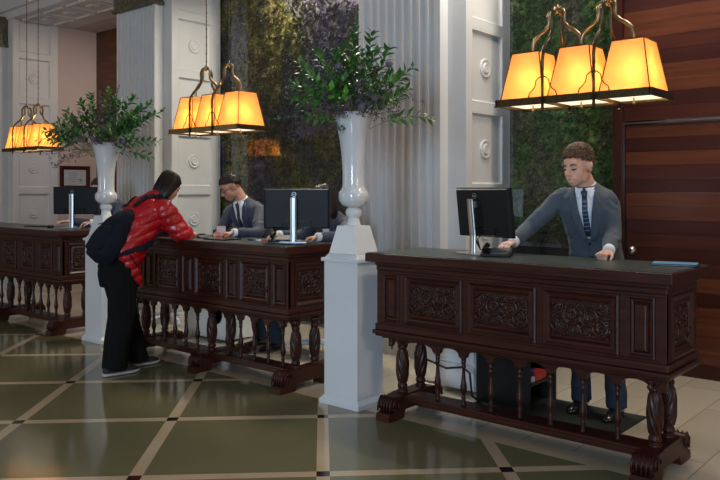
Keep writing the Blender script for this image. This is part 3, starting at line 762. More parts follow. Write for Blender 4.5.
def monitor(loc, rot, w, h, tilt, top, label, off=0, lean=0):
    """rear faces local -y; the stand column sits in front of the rear"""
    d = thing('monitor', label, 'monitor', loc, rot)
    mb = MB(); mb.box(-.11, .11, -.10, .09, 0, .010); mb.build('stand_base', M['steel'], d, bevel=.003)
    mb = MB(); mb.tube([(0,-.052,.008),(0,-.050,.12),(0,-.050-lean,top-.075)], .0185, 14, flat=(.5,1.45)); mb.box(-.0175,.0175,-.05,-.022,top-.13,top-.09); mb.build('stand_column', M['steel'], d, smooth=False, bevel=.002)
    R_ = Matrix.Translation((off, 0, top-h/2)) @ Matrix.Rotation(tilt, 4, 'X')
    mb = MB(); mb.T = R_; mb.box(-w/2, w/2, -.006, .014, -h/2, h/2)
    mb.frust((0,0), 0, 0.0001, (.001,.001), (.001,.001)); o = mb.build('screen_housing', M['black'], d, bevel=.004)
    mb = MB(); mb.T = R_
    x0, x1, z0, z1 = -w*.49, w*.49, -h*.49, h*.49
    v = [(x0,-.006,z0),(x1,-.006,z0),(x1,-.006,z1),(x0,-.006,z1),(x0*.95,-.022,z0*.93),(x1*.95,-.022,z0*.93),(x1*.95,-.022,z1*.94),(x0*.95,-.022,z1*.94)]
    mb.add(v, [(0,1,5,4),(1,2,6,5),(2,3,7,6),(3,0,4,7),(4,5,6,7)]); mb.build('rear_cover', M['black'], o)
    mb = MB(); mb.T = R_; mb.box(-w*.22, w*.22, -.034, -.026, -h*.33, -h*.30); mb.box(-w*.22, -w*.205, -.034, -.026, -h*.44, -h*.30); mb.box(w*.205, w*.22, -.034, -.026, -h*.44, -h*.30)
    mb.build('port_cover', M['blackg'], o)
    mb = MB(); mb.T = R_; mb.add([(-w*.485,.0146,-h*.47),(w*.485,.0146,-h*.47),(w*.485,.0146,h*.485),(-w*.485,.0146,h*.485)], [(3,2,1,0)]); mb.build('display', M['screen'], o)
    lg = MB(); l = logo_part(o, (-off,-.0225,h/2-.050), None); l.matrix_parent_inverse = Matrix.Identity(4); l.matrix_local = R_
    mb = MB()
    for q in range(3):
        a = -.03+.03*q; mb.tube([(a, .0, top-h*.86), (a+.01, -.03, top-h*1.0), (a*.5, -.02, .10), (.02, .0, .03), (.05+.02*q, .04, .012)], .0035, 6)
    mb.build('cables', M['black'], d)
    return d
M['screen'] = emis('lit_screen', (.45, .55, .75), .9)
monitor((-2.64, 4.245, DT), math.radians(-12), .47, .32, math.radians(7), .432, 'black monitor on a silver stand, seen from behind, on the right desk', .055, .028)
monitor((-4.345, 4.24, DT), math.radians(37), .535, .325, math.radians(2), .433, 'black monitor on a silver stand, seen from behind, hiding a clerk at the middle desk', .02)
monitor((-7.83, 4.25, DT), math.radians(40), .49, .30, math.radians(2), .455, 'black monitor on a silver stand, seen from behind, at the far left desk', .03)
def flat_thing(name, label, cat, loc, rot, w, dd, h, mat, partn='casing', scr=None, group=None):
    d = thing(name, label, cat, loc, rot, group)
    mb = MB(); mb.box(-w/2, w/2, -dd/2, dd/2, 0, h); mb.build(partn, mat, d, bevel=min(.004, h*.3))
    if scr: mb = MB(); mb.box(-w/2+.010, w/2-.010, -dd/2+.010, dd/2-.010, h, h+.0008); mb.build('screen', scr, d)
    return d
M['tabscr'] = emis('tablet_blue_screen', (.05, .14, .22), .55)
flat_thing('tablet', 'black tablet with a bluish screen lying at the right end of the right desk', 'tablet', (-1.41, 4.30, DT), math.radians(14), .25, .17, .012, M['blackg'], scr=M['tabscr'])
# black desk phone with a sloped keypad under the clerk's hand
def phone(loc, rot, label):
    d = thing('desk_phone', label, 'phone', loc, rot)
    mb = MB(); mb.prism([(-.09,0),(.09,0),(.09,.042),(.05,.045),(-.09,.016)], 'x', -.095, .095); mb.build('phone_body', M['black'], d, bevel=.006)
    mb = MB(); mb.prism([(-.085,.0175),(.045,.0455),(.045,.049),(-.085,.021)], 'x', -.03, .08)
    mb.build('keypad', simple('keypad_grey', (.08,.08,.075), .5), d)
    mb = MB(); mb.tube([(-.065,-.08,.045),(-.065,-.05,.062),(-.065,.04,.07),(-.065,.07,.06)], [.016,.011,.011,.017], 10); mb.build('handset', M['black'], d, smooth=True)
phone((-2.47, 4.19, DT), math.radians(24), 'black desk phone under the right clerk\'s hand, beside the monitor')
phone((-4.50, 4.24, DT), math.radians(38), 'black desk phone left of the middle desk monitor')
o = flat_thing('red_card', 'small red card behind the monitor stand on the right desk', 'card', (-2.80, 4.28, DT), .2, .09, .05, .004, simple('red_card', (.45,.02,.03), .5), 'card_face')
flat_thing('tablet', 'black tablet lying under the hands of the clerk with glasses', 'tablet', (-5.05, 4.08, DT), math.radians(2), .27, .19, .010, M['blackg'], scr=M['blackg'])
flat_thing('writing_pad', 'flat black writing pad at the right end of the middle desk', 'pad', (-4.22, 4.04, DT), math.radians(6), .24, .09, .008, M['black'], 'cover', scr=M['tabscr'])  # glow added on the pad's face to stand for a bright blue line
# card terminal by the customer's hand
d = thing('card_terminal', 'grey card terminal lying by the customer\'s hand', 'card reader', (-5.37, 4.12, DT), math.radians(60))
mb = MB(); mb.prism([(-.09,0),(.09,0),(.09,.03),(-.02,.022),(-.09,.014)], 'x', -.038, .038); mb.build('terminal_body', simple('terminal_grey', (.10,.105,.11), .4), d, bevel=.004)
mb = MB(); mb.box(-.028, .028, .02, .075, .0285, .034); mb.build('terminal_screen', M['blackg'], d)
# acrylic stand with a red glow-coloured foot
d = thing('acrylic_stand', 'small clear acrylic stand with a red foot beside the clerk with glasses', 'display stand', (-5.30, 4.27, DT), math.radians(20))
def acr():
    m, nt, b = new_mat('clear_acrylic'); b.inputs['Base Color'].default_value = (.95,.80,.80,1); b.inputs['Transmission Weight'].default_value = .35; b.inputs['Roughness'].default_value = .25; return m
mb = MB(); mb.box(-.045, .045, -.004, .004, .016, .10); mb.build('acrylic_plate', acr(), d)
mb = MB(); mb.box(-.047, .047, -.03, .03, 0, .018); mb.build('stand_foot', simple('red_foot', (.75,.08,.07), .3), d, bevel=.003)
for (x, y, r, c, lab) in ((-4.73, 4.17, .5, (.05,.22,.55), 'blue pen lying left of the phone on the middle desk'), (-4.62, 4.16, .45, (.60,.07,.05), 'red pen lying left of the phone on the middle desk')):
    d = thing('pen', lab, 'pen', (x, y, DT), r)
    mb = MB(); mb.tube([(-.065,0,.006),(.05,0,.006),(.062,0,.006)], [.0055,.0055,.002], 8); mb.build('barrel', simple('pen_ink', c, .35), d, smooth=True)
    mb = MB(); mb.tube([(-.067,0,.006),(-.02,0,.006)], .0065, 8); mb.build('pen_cap', M['paper'] if c[0] > .3 else M['black'], d, smooth=True)
flat_thing('folder', 'flat black folder lying on the far left desk', 'folder', (-8.47, 4.18, DT), math.radians(10), .32, .16, .012, M['black'], 'cover')
d = thing('computer_mouse', 'black computer mouse left of the monitor stand on the far left desk', 'mouse', (-8.10, 4.13, DT), math.radians(40))
mb = MB(); mb.ball((0,0,.012), (.034,.058,.024), 16, 10); mb.build('mouse_shell', M['black'], d, smooth=True); mb = MB(); mb.box(-.004,.004,.01,.035,.028,.038); mb.build('scroll_wheel', M['steel'], d)
# picture frame on the pink wall
d = thing('picture_frame', 'dark wooden frame with a white certificate on the pinkish wall', 'picture', (-12.215, 6.66, 1.73))
mb = MB(); mb.T = Matrix(((0,-1,0,0),(1,0,0,0),(0,0,1,0),(0,0,0,1))); mb.frame(-.27,.27,-.20,.20,[(0,0),(0,.03),(.02,.034),(.06,.022),(.065,.012)],0); mb.build('frame', M['desk'], d)
mb = MB(); mb.box(.0125,.0135,-.20,.20,-.135,.135); pp = mb.build('certificate', simple('certificate_paper', (.42,.44,.46), .4), d)
mb = MB()
for k in range(5): mb.box(.0136,.0142,-.12,.02+.03*(k%2),.07-.035*k,.078-.035*k)
mb.box(.0136,.0142,.08,.12,-.06,-.02); mb.build('printed_lines', simple('print_grey', (.2,.22,.26), .6), pp)
# lit wall screen in the corridor
d = thing('wall_screen', 'blue lit screen glimpsed between the left vase and the fluted pilaster', 'screen', (-10.86, 6.98, 1.85))
mb = MB(); mb.box(-.30,.30,0,.05,-.5,.19); mb.build('screen_case', M['black'], d)
mb = MB(); mb.box(-.28,.28,-.004,0,-.12,.17); mb.build('screen_face', emis('blue_screen_glow', (.08,.30,.9), 1.3), d)
# under the right desk
d = thing('mat', 'black floor mat under the right clerk\'s shoes', 'mat', (-2.35, 4.66, 0)); mb = MB(); mb.box(-.52,.52,-.36,.36,0.0005,.012); mb.build('mat_sheet', M['grille'], d)
d = thing('storage_unit', 'low black open shelf unit standing behind the right desk', 'shelf', (-2.69, 4.84, 0))
for bb in ((-.21,.21,-.20,-.18),(-.21,.21,.18,.20),(-.21,-.19,-.18,.18)): mb = MB(); mb.box(*bb,.0,.74); mb.build('side_panel', M['trough'], d)
mb = MB(); mb.box(-.21,.22,-.20,.20,.74,.76); mb.build('unit_top', M['trough'], d)
for zz in (.16, .50): mb = MB(); mb.box(-.19,.20,-.18,.18,zz,zz+.02); mb.build('shelf', M['trough'], d)
flat_thing('box', 'red box on the shelf of the black unit under the right desk', 'box', (-2.56, 4.86, .181), .1, .12, .16, .05, simple('red_cardboard', (.55,.04,.03), .5), 'carton')
flat_thing('box', 'white box behind the blue ball of cloth on the black unit\'s shelf', 'box', (-2.55, 4.72, .181), .0, .10, .08, .035, M['paper'], 'carton')
d = thing('cloth_bundle', 'bright blue bundled cloth on the black unit\'s shelf under the right desk', 'cloth', (-2.54, 4.72, .215)); mb = MB(); mb.ball((0,0,.034), (.045,.045,.034), 14, 10)
mb.v = [v*(1+.18*noise.noise(v*30)) for v in mb.v]; mb.build('cloth', simple('blue_cloth', (.01,.10,.42), .7), d, smooth=True)
# white low cabinet and cable under the left half of the right desk
d = thing('white_cabinet', 'low white cabinet behind the left end of the right desk', 'cabinet', (-3.16, 4.92, 0))
mb = MB(); mb.box(-.17,.17,-.15,.15,.02,.60); mb.build('carcass', M['lacquer'], d, bevel=.003)
for k in range(3): mb = MB(); mb.box(-.165,.165,-.165,-.15,.03+.19*k,.21+.19*k); o = mb.build('drawer', M['lacquer'], d, bevel=.003)
o = MB(); o.tube([(-3.35,4.50,.30),(-3.1,4.55,.22),(-2.99,4.6,.235),(-2.93,4.6,.20),(-2.9,4.58,.05),(-2.80,4.56,.012),(-2.6,4.52,.012)], .008, 8)
tag(o.build('power_cable', M['black'], smooth=True), 'black cable sagging behind the right desk beside the white cabinet', 'cable')
# under the middle desk
d = thing('white_cabinet', 'white cabinet with a dark oval opening behind the middle desk', 'cabinet', (-6.12, 4.95, 0))
mb = MB(); mb.box(-.45,.25,-.15,.2,.02,.70); mb.build('carcass', M['lacquer'], d, bevel=.003)
mb = MB(); mb.T = Matrix.Translation((.08,-.151,.30)) @ Matrix.Rotation(PI/2, 4, 'X'); mb.lathe([(.001,0),(.075,0),(.085,.006),(.09,.0)], n=24, fn=lambda a,z,r: r*(1+.5*abs(math.sin(a)))); mb.build('oval_opening', M['blackg'], d)
def chair(loc, rot, label):
    d = thing('office_chair', label, 'chair', loc, rot)
    mb = MB()
    for k in range(5):
        a = 2*PI*k/5; mb.tube([(0,0,.10),(.15*math.cos(a),.15*math.sin(a),.085),(.29*math.cos(a),.29*math.sin(a),.06)], [.024,.02,.014], 8); mb.ball((.29*math.cos(a),.29*math.sin(a),.028),.028,10,8)
    mb.build('star_base', M['lacquer'], d, smooth=True)
    mb = MB(); mb.tube([(0,0,.09),(0,0,.50)], .026, 10); mb.build('gas_column', M['steel'], d, smooth=True)
    mb = MB(); mb.box(-.24,.24,-.23,.23,.50,.57); mb.build('seat', M['black'], d, bevel=.03)
    mb = MB(); mb.box(-.21,.21,.22,.26,.64,.93); mb.tube([(0,.20,.5),(0,.27,.6),(0,.25,.75)], .02, 8); mb.build('backrest', M['black'], d, bevel=.018)
chair((-4.93, 5.06, 0), .4, 'black office chair on a white base behind the middle desk, between two clerks')
chair((-7.3, 5.15, 0), -.3, 'black office chair on a white base behind the left pedestal')
# ---------------------------------------------------------------- people
def skin_mat(name, c):
    m, nt, b = new_mat(name); tc = N(nt, 'ShaderNodeTexCoord'); n = N(nt, 'ShaderNodeTexNoise', Scale=14.0, Detail=3.0); nt.links.new(tc.outputs['Object'], n.inputs['Vector'])
    nt.links.new(ramp(nt, n.outputs['Fac'], [(.3, tuple(x*.92 for x in c)), (.7, tuple(min(1, x*1.06) for x in c))]), b.inputs['Base Color'])
    b.inputs['Roughness'].default_value = .5; b.inputs['Subsurface Weight'].default_value = .08; b.inputs['Subsurface Radius'].default_value = (.02,.008,.004); b.inputs['Subsurface Scale'].default_value = .3
    return m
M['skin'] = skin_mat('skin_light', (.64, .37, .265)); M['skin2'] = skin_mat('skin_tan', (.50, .25, .16))
M['lips'] = simple('lips', (.40, .14, .11), .45); M['eye'] = simple('eye_white', (.6,.6,.58), .2); M['iris'] = simple('iris_dark', (.03,.018,.01), .15)
M['hairb'] = simple('hair_brown', (.075, .036, .017), .45, var=.4, scale=60); M['hairk'] = simple('hair_black_brown', (.014, .008, .006), .4, var=.4, scale=60)
M['suit'] = simple('suit_slate_blue', (.054, .073, .096), .8, var=.06, scale=60, sheen=.1, bump=.06, bscale=600)
M['suitn'] = simple('suit_navy', (.022, .033, .062), .75, var=.06, scale=60, sheen=.15, bump=.06, bscale=600)
M['shirt'] = simple('shirt_white', (.72, .76, .84), .7, var=.02)
M['tie'] = simple('tie_dark', (.012, .016, .028), .5); M['tieb'] = simple('tie_blue_stripe', (.10, .16, .28), .5)
M['leather'] = simple('black_shoe_leather', (.012,.010,.009), .25, coat=.3)
M['jean'] = simple('trousers_blue', (.014,.028,.050), .85)
M['red'] = simple('glossy_red_puffer', (.42, .005, .010), .33, var=.15, scale=10, coat=.15, bump=.25, bscale=60)
M['trouser'] = simple('black_wide_trousers', (.0055,.0055,.006), .9, spec=.2, bump=.1, bscale=40)
M['navy'] = simple('backpack_navy', (.006,.008,.018), .8, spec=.25, bump=.2, bscale=300)
V = Vector
def lerp(a, b_, t): return a*(1-t)+b_*t
def spline(pts, n):
    """Catmull-Rom through points; returns n+1 samples"""
    P = [pts[0]*2-pts[1]] + pts + [pts[-1]*2-pts[-2]] if isinstance(pts[0], Vector) else [pts[0]] + list(pts) + [pts[-1]]
    out = []; k = len(pts)-1
    for i in range(n+1):
        u = i/n*k; j = min(int(u), k-1); t = u-j
        a, b_, c, d = P[j], P[j+1], P[j+2], P[j+3]
        out.append(.5*((2*b_)+(c-a)*t+(2*a-5*b_+4*c-d)*t*t+(3*b_-a-3*c+d)*t*t*t) if True else b_)
    return out
def limb(mb, pts, rad, n=14, m=18, flat=None):
    pts = [V(p) for p in pts]; mb.tube(spline(pts, m), spline(list(rad), m), n, flat)
def slab_loft(mb, rows, n=24):
    """rows: (centre, side axis, front axis, half width, half depth, squareness)"""
    R = []
    for c, a, f, w, dpt, e in rows:
        ring = []
        for k in range(n):
            t = 2*PI*k/n; cs, sn = math.cos(t), math.sin(t)
            ring.append(V(c) + V(a)*(w*math.copysign(abs(cs)**e, cs)) + V(f)*(dpt*math.copysign(abs(sn)**e, sn)))
        R.append(ring)
    mb.rings(R)
def fuse(mb, name, mat, parent, vox, smooth=4, disp=None, loc=None):
    """voxel-fuses overlapping volumes into one continuous skin"""
    o = mb.build(name, mat); rm = o.modifiers.new('r', 'REMESH'); rm.mode = 'VOXEL'; rm.voxel_size = vox; rm.use_smooth_shade = True
    if smooth: s_ = o.modifiers.new('s', 'SMOOTH'); s_.iterations = smooth; s_.factor = .5
    dg = bpy.context.evaluated_depsgraph_get(); me = bpy.data.meshes.new_from_object(o.evaluated_get(dg)); o.modifiers.clear(); old = o.data; o.data = me; bpy.data.meshes.remove(old)
    me.name = name
    if disp:
        ns = [v.normal.copy() for v in me.vertices]
        for v, nn in zip(me.vertices, ns): v.co = v.co + nn*disp(v.co, nn)
        me.update()
    for p in me.polygons: p.use_smooth = True
    if not me.materials: me.materials.append(mat)
    o.parent = parent
    return o
def hand(mb, wrist, d, palm, size=1.0, curl=.5, spread=.12, thumb_side=1, fist=False):
    """palm: direction the palm faces; thumb_side: +1 thumb towards d x palm"""
    d = V(d).normalized(); palm = (V(palm) - d*V(palm).dot(d)).normalized(); side = d.cross(palm)*thumb_side
    w = V(wrist); S_ = size
    rows = []
    for t, hw, hd in ((-.02,.026,.020),(0,.027,.019),(.02,.033,.017),(.05,.041,.0155),(.078,.043,.014),(.092,.040,.011)):
        rows.append((w+d*t*S_, side, palm, hw*S_, hd*S_, .8))
    slab_loft(mb, rows, 16)
    for i, (o_, L_) in enumerate(((.031,.072),(.011,.080),(-.010,.075),(-.030,.060))):
        b_ = w + d*(.078*S_) + side*(o_*S_); dd = (d + side*(spread*(1-i*.66))).normalized(); pts = [b_-dd*.015*S_, b_]; c = curl*(1+.12*i)
        q = b_; dir_ = dd
        for j, fr in enumerate((.45,.32,.23)):
            ang = c*(1.0 if j == 0 else 1.25)
            dir_ = (dir_*math.cos(ang)+palm*math.sin(ang)).normalized() if j == 0 else (dir_*math.cos(ang) + palm*math.sin(ang)*1.0 - 0*dd).normalized()
            if j and ang:
                ax = dd.cross(palm).normalized(); dir_ = Matrix.Rotation(c*(1+ .9*j), 3, ax) @ dd
            q = q + dir_*(L_*fr*S_); pts.append(q)
        r = (.0092,.0092,.0086,.0078,.0062)
        mb.tube(pts, [x*S_*(1 if i < 3 else .88) for x in r], 10); mb.ball(pts[-1], r[-1]*S_*(1 if i < 3 else .88), 10, 8)
    b_ = w + d*.018*S_ + side*.022*S_; td = (d*.62 + side*.72 + palm*.25).normalized()
    p1 = b_+td*.034*S_; p2 = p1 + (d*.85+side*.35+palm*.35).normalized()*.030*S_; p3 = p2 + (d*.95+side*.02+palm*.4).normalized()*.024*S_
    mb.tube([b_-td*.012*S_, b_, p1, p2, p3], [.012*S_,.0135*S_,.0108*S_,.0095*S_,.007*S_], 10); mb.ball(p3, .007*S_, 10, 8)
def head_geo(mb, hc, F, U, S_=1.0):
    """skull, face and ears; hc centre of the head, F facing, U up"""
    R_ = F.cross(U).normalized()          # the figure's right
    B = Matrix((R_, F, U)).transposed()
    def e(c, r, rot=None): mb.ball(hc + B @ V(c)*S_, tuple(x*S_ for x in r), 22, 16, B @ rot if rot else B)
    e((0,-.018,.030),(.074,.092,.084)); e((0,.020,.012),(.067,.070,.085)); e((0,.040,-.040),(.053,.050,.055)); e((0,.060,-.084),(.031,.028,.026))
    e((0,.030,-.065),(.050,.050,.042)); e((0,.062,.042),(.052,.026,.030)); e((0,.078,.022),(.046,.012,.010))
    for s_ in (-1, 1):
        e((s_*.034,.044,-.030),(.030,.034,.042)); e((s_*.046,.010,-.055),(.020,.042,.036)); e((s_*.026,.050,-.058),(.026,.028,.030)); e((s_*.074,-.012,-.004),(.009,.021,.034), Matrix.Rotation(-.25,3,'X')); e((s_*.081,-.020,.008),(.008,.016,.022)); e((s_*.0105,.098,-.030),(.0095,.011,.008))
        e((s_*.020,.083,-.058),(.018,.010,.008))
    # nose ridge
    pts = [hc + B @ V(c)*S_ for c in ((0,.082,.022),(0,.092,.006),(0,.102,-.012),(0,.110,-.026),(0,.104,-.036))]
    mb.tube(pts, [.009*S_,.010*S_,.012*S_,.013*S_,.010*S_], 10)
    e((0,.091,-.054),(.022,.009,.0055)); e((0,.088,-.064),(.019,.009,.006)); e((0,.082,-.075),(.026,.016,.012)); e((0,.066,-.058),(.036,.028,.032))
    return B
def eyes_brows(par, hc, B, hair, S_=1.0, skin=None):
    def P(c): return hc + B @ V(c)*S_
    for s_ in (-1, 1):
        m_ = MB(); m_.ball(P((s_*.031,.077,.004)), (.0125*S_,.0105*S_,.0085*S_), 14, 10, B); o = m_.build('eye', M['eye'], par, smooth=True)
        m_ = MB(); m_.ball(P((s_*.031,.0850,-.003)), (.0055*S_,.0030*S_,.0045*S_), 12, 8, B); m_.build('iris', M['iris'], o, smooth=True)
        m_ = MB(); m_.ball(P((s_*.031,.0775,.0065)), (.0142*S_,.0118*S_,.0075*S_), 14, 10, B); m_.build('eyelid', skin, par, smooth=True)
        m_ = MB(); m_.tube([P((s_*.046,.075,-.001)),P((s_*.038,.0865,.0)),P((s_*.029,.0885,.0)),P((s_*.019,.084,-.001))], [.002*S_,.0032*S_,.0032*S_,.002*S_], 6); m_.build('eyelashes', M['iris'], o)
        m_ = MB(); m_.tube([P((s_*.052,.074,.022)),P((s_*.040,.086,.029)),P((s_*.027,.092,.028)),P((s_*.014,.092,.022))], [.002*S_,.0042*S_,.0046*S_,.003*S_], 6, ); m_.build('eyebrow', hair, par, smooth=True)
    m_ = MB(); m_.ball(P((0,.0925,-.0545)), (.019*S_,.0075*S_,.0038*S_), 12, 8, B); m_.ball(P((0,.0895,-.0635)), (.016*S_,.0080*S_,.0046*S_), 12, 8, B); m_.build('lips', M['lips'], par, smooth=True)
def hair_short(par, hc, B, mat, seed, S_=1.0, top=.028, n=700, curly=.5):
    rnd = random.Random(seed); mb = MB()
    def e_low(a):
        ca, sa = math.cos(a), abs(math.sin(a))
        if ca > .62: return .56 - .05*(1-ca)            # fringe line on the forehead
        if ca > .0: return .55 - (.62-ca)*.75            # temple
        if ca > -.35: return .12 - (-ca)*1.2              # above and behind the ear
        return -.30 - (-ca-.35)*.55                       # nape
    def scalp(a, e, out=0):
        v = V((math.sin(a)*math.cos(e)*(.076+out), math.cos(a)*math.cos(e)*(.098+out)-.014, math.sin(e)*(.088+out)+.026)); return hc + B @ v*S_
    na, ne = 48, 16; vs = []
    for jj in range(ne+1):
        for i in range(na):
            a = 2*PI*i/na; e0 = e_low(a); e = e0 + (PI/2-e0)*jj/ne
            lift = -.004 + .010*min(1, jj/3) + top*.55*max(0, math.sin(e))**1.5
            vs.append(scalp(a, e, lift))
    mb.add(vs, [(jj*na+i, jj*na+(i+1)%na, (jj+1)*na+(i+1)%na, (jj+1)*na+i) for jj in range(ne) for i in range(na)])
    for k in range(n):
        a = rnd.uniform(-PI, PI); e0 = e_low(a); t = rnd.random()**1.2; e = e0 + .03 + (PI/2-e0)*t
        hgt = max(0, math.sin(e)); lift = .002+top*.50*hgt**1.5; L_ = (.20+.35*hgt)*(1 if top > .02 else .7)
        dirn = rnd.gauss(.5, .3)                         # swept to one side
        p = [scalp(a, e, lift)]
        for q in (1, 2, 3):
            p.append(scalp(a + L_*q*.33*dirn/max(.35, math.cos(e)) , min(PI*.6, e - L_*q*.16*(1 if math.cos(a) > 0 else .8) + .05*curly*math.sin(k+q*1.7)), lift + (.003+top*.30*hgt)*(1 if q == 2 else .55 if q == 1 else .15)))
        r = .0028+.0034*hgt
        mb.tube(p, [r*S_, r*1.15*S_, r*.9*S_, .0012*S_], 5)
    return mb.build('hair', mat, par, smooth=True)
def project_patch(bv, pts2d, f, thick, mb, subdiv=8):
    """drops a quad strip (rows of 3-D guesses) onto the garment along f"""
    rows = []
    for row in pts2d:
        r = []
        for p in row:
            hit = bv.ray_cast(p + f*.21, -f, .5); q = hit[0] if hit[0] else p
            r.append(q + f*thick)
        rows.append(r)
    nc = len(rows[0]); vs = [q for r in rows for q in r]; back = [q - f*(thick+.006) for q in vs]; n = len(vs)
    nr = len(rows)
    fs = [(j*nc+i, j*nc+i+1, (j+1)*nc+i+1, (j+1)*nc+i) for j in range(nr-1) for i in range(nc-1)]
    fb = [tuple(n+i for i in f_[::-1]) for f_ in fs]
    edge = [j*nc for j in range(nr)] + [(nr-1)*nc+i for i in range(1, nc)] + [j*nc+nc-1 for j in range(nr-2, -1, -1)] + [i for i in range(nc-2, 0, -1)]
    side = [(edge[k], edge[(k+1)%len(edge)], n+edge[(k+1)%len(edge)], n+edge[k]) for k in range(len(edge))]
    mb.add(vs+back, fs+fb+side)
def strip_rows(a0, a1, b0, b1, n, m=3):
    """bilinear grid between line a0->a1 (top to bottom, one side) and b0->b1 (other side)"""
    return [[lerp(lerp(a0, a1, j/n), lerp(b0, b1, j/n), i/m) for i in range(m+1)] for j in range(n+1)]
def suited(name, label, org, J, suit, trous, skin, hair, seed, tie='plain', hands=((0,0),), S_=1.0, hairstyle='short', glasses=False, fit=1.0):
    """J: joints in room coordinates; figure's R/L are its own right and left"""
    d = thing(name, label, 'person', org); O = V(org); j = {k: (V(v)-O if k not in ('F','TF','hR','hL','pR','pL') else V(v).normalized()) for k, v in J.items() if isinstance(v, tuple)}
    F = j['F']; U = V((0,0,1)); U = (U - F*U.dot(F)).normalized(); T = j['TF']; sd = (j['shR']-j['shL']).normalized()
    hip, neck = j['hip'], j['neck']; up = (neck-hip).normalized(); T = (T-up*T.dot(up)).normalized(); T2 = (T - sd*T.dot(sd)).normalized()
    A = sd
    # ---- body
    mb = MB(); B = head_geo(mb, j['head'], F, U, S_)
    hb = j['head'] + B @ V((0,-.03,-.07))*S_
    limb(mb, [neck - up*.06, neck, hb, hb+U*.03], [.060*S_,.055*S_,.054*S_,.05*S_], 16, 10)
    L_ = (neck-hip).length
    slab_loft(mb, [(hip-up*.06, A, T, .13, .09, .85),(hip+up*L_*.2, A, T, .125,.085,.85),(hip+up*L_*.5, A, T2, .135,.09,.85),(hip+up*L_*.78, A, T2, .15,.09,.8),(hip+up*L_*.93, A, T2, .10,.06,.8),(neck, A, T2, .05,.05,1)], 20)
    for s_ in 'RL':
        limb(mb, [neck-up*.06, j['sh'+s_], j['el'+s_], j['wr'+s_]], [.045,.046,.036,.026], 12, 16)
        limb(mb, [j['hip']+(j['hj'+s_]-j['hip'])*.9, j['kn'+s_], j['an'+s_]], [.075,.048,.036], 12, 14)
        if s_ in J['hands']:
            c_, ts, sp = J['hands'][s_]; hand(mb, j['wr'+s_], j['h'+s_], j['p'+s_], .95*S_, c_, sp, ts)
    fuse(mb, 'body', skin, d, .0052, 3)
    eyes_brows(d, j['head'], B, hair, S_, skin)
    if hairstyle == 'short': hair_short(d, j['head'], B, hair, seed, S_, J['hairtop'], curly=J['curly'])
    if glasses:
        g = MB()
        def P(c): return j['head'] + B @ V(c)*S_
        for s_ in (-1, 1):
            g.tube([P((s_*.031+.021*math.cos(t), .100-.012*abs(math.cos(t))*(1 if math.cos(t)*s_ > 0 else 0), .000+.014*math.sin(t))) for t in [2*PI*k/18 for k in range(19)]], .0016, 5)
            g.tube([P((s_*.052,.088,.004)), P((s_*.076,.03,.008)), P((s_*.079,-.02,.008))], .0016, 5)
        g.tube([P((-.010,.101,.003)), P((0,.106,.006)), P((.010,.101,.003))], .0016, 5); g.build('glasses', M['blackg'], d)
    # ---- jacket
    jk = MB()
    Lt = L_
    rows = [(hip-up*.10, A, T, .182*fit, .130, .82),(hip, A, T, .176*fit, .128, .82),(hip+up*Lt*.22, A, T, .160*fit, .115, .82),(hip+up*Lt*.42, A, T2, .166*fit, .118, .82),(hip+up*Lt*.62, A, T2, .186*fit, .128, .8),(hip+up*Lt*.78, A, T2, .192*fit, .122, .75),(hip+up*Lt*.90, A, T2, .158*fit, .092, .75),(hip+up*Lt*.965, A, T2, .105, .072, .9),(hip+up*Lt*1.02, A, T2, .070, .060, 1)]
    slab_loft(jk, rows, 28)
    for s_ in 'RL':
        sh = j['sh'+s_]; e_, w_ = j['el'+s_], j['wr'+s_]; inn = lerp(neck, sh, .45)-up*.045
        limb(jk, [inn, sh, lerp(sh, e_, .5), e_, lerp(e_, w_, .55), w_-(w_-e_).normalized()*.025], [.056,.061,.059,.054,.048,.042], 16, 22)
    wr = lambda co, nn: .006*noise.noise(V((co.x*9, co.y*9, co.z*16))) + .011*math.sin(55*co.z+16*noise.noise(co*5))*max(0, noise.noise(co*6+V((3,3,3))))
    jacket = fuse(jk, 'jacket', suit, d, .009, 3, wr)
    bm = bmesh.new(); bm.from_mesh(jacket.data); bv = BVHTree.FromBMesh(bm)
    Cn = lambda t, x: hip + up*(Lt*t) + A*x      # centre line coordinates; x towards the figure's right
    Sg = J.get('vbot', .50)
    # shirt V
    m_ = MB(); project_patch(bv, strip_rows(Cn(.985,.062), Cn(Sg,.008), Cn(.985,-.062), Cn(Sg,-.008), 14, 6), T2, .003, m_); sh_ = m_.build('shirt', M['shirt'], d, smooth=True)
    # stand and fall collar
    nd = (hb-neck).normalized(); nu = (up+nd*.6).normalized()
    R = []
    for hgt, rr in ((-.022,.070),(.004,.064),(.020,.0595),(.021,.056),(.0,.056)):
        R.append([neck + nu*(hgt-.010*math.sin(t)) + A*(rr*math.cos(t)) + T2*(rr*.98*math.sin(t)) for t in [2*PI*k/24 for k in range(24)]])
    m_ = MB(); m_.rings(R, cap=False); m_.build('collar', M['shirt'], sh_, smooth=True)
    for s_ in (-1, 1):
        m_ = MB(); project_patch(bv, strip_rows(Cn(1.01,s_*.008), Cn(.905,s_*.036), Cn(1.01,s_*.060), Cn(.925,s_*.050), 6, 4), T2, .012, m_); m_.build('collar_point', M['shirt'], sh_, smooth=True)
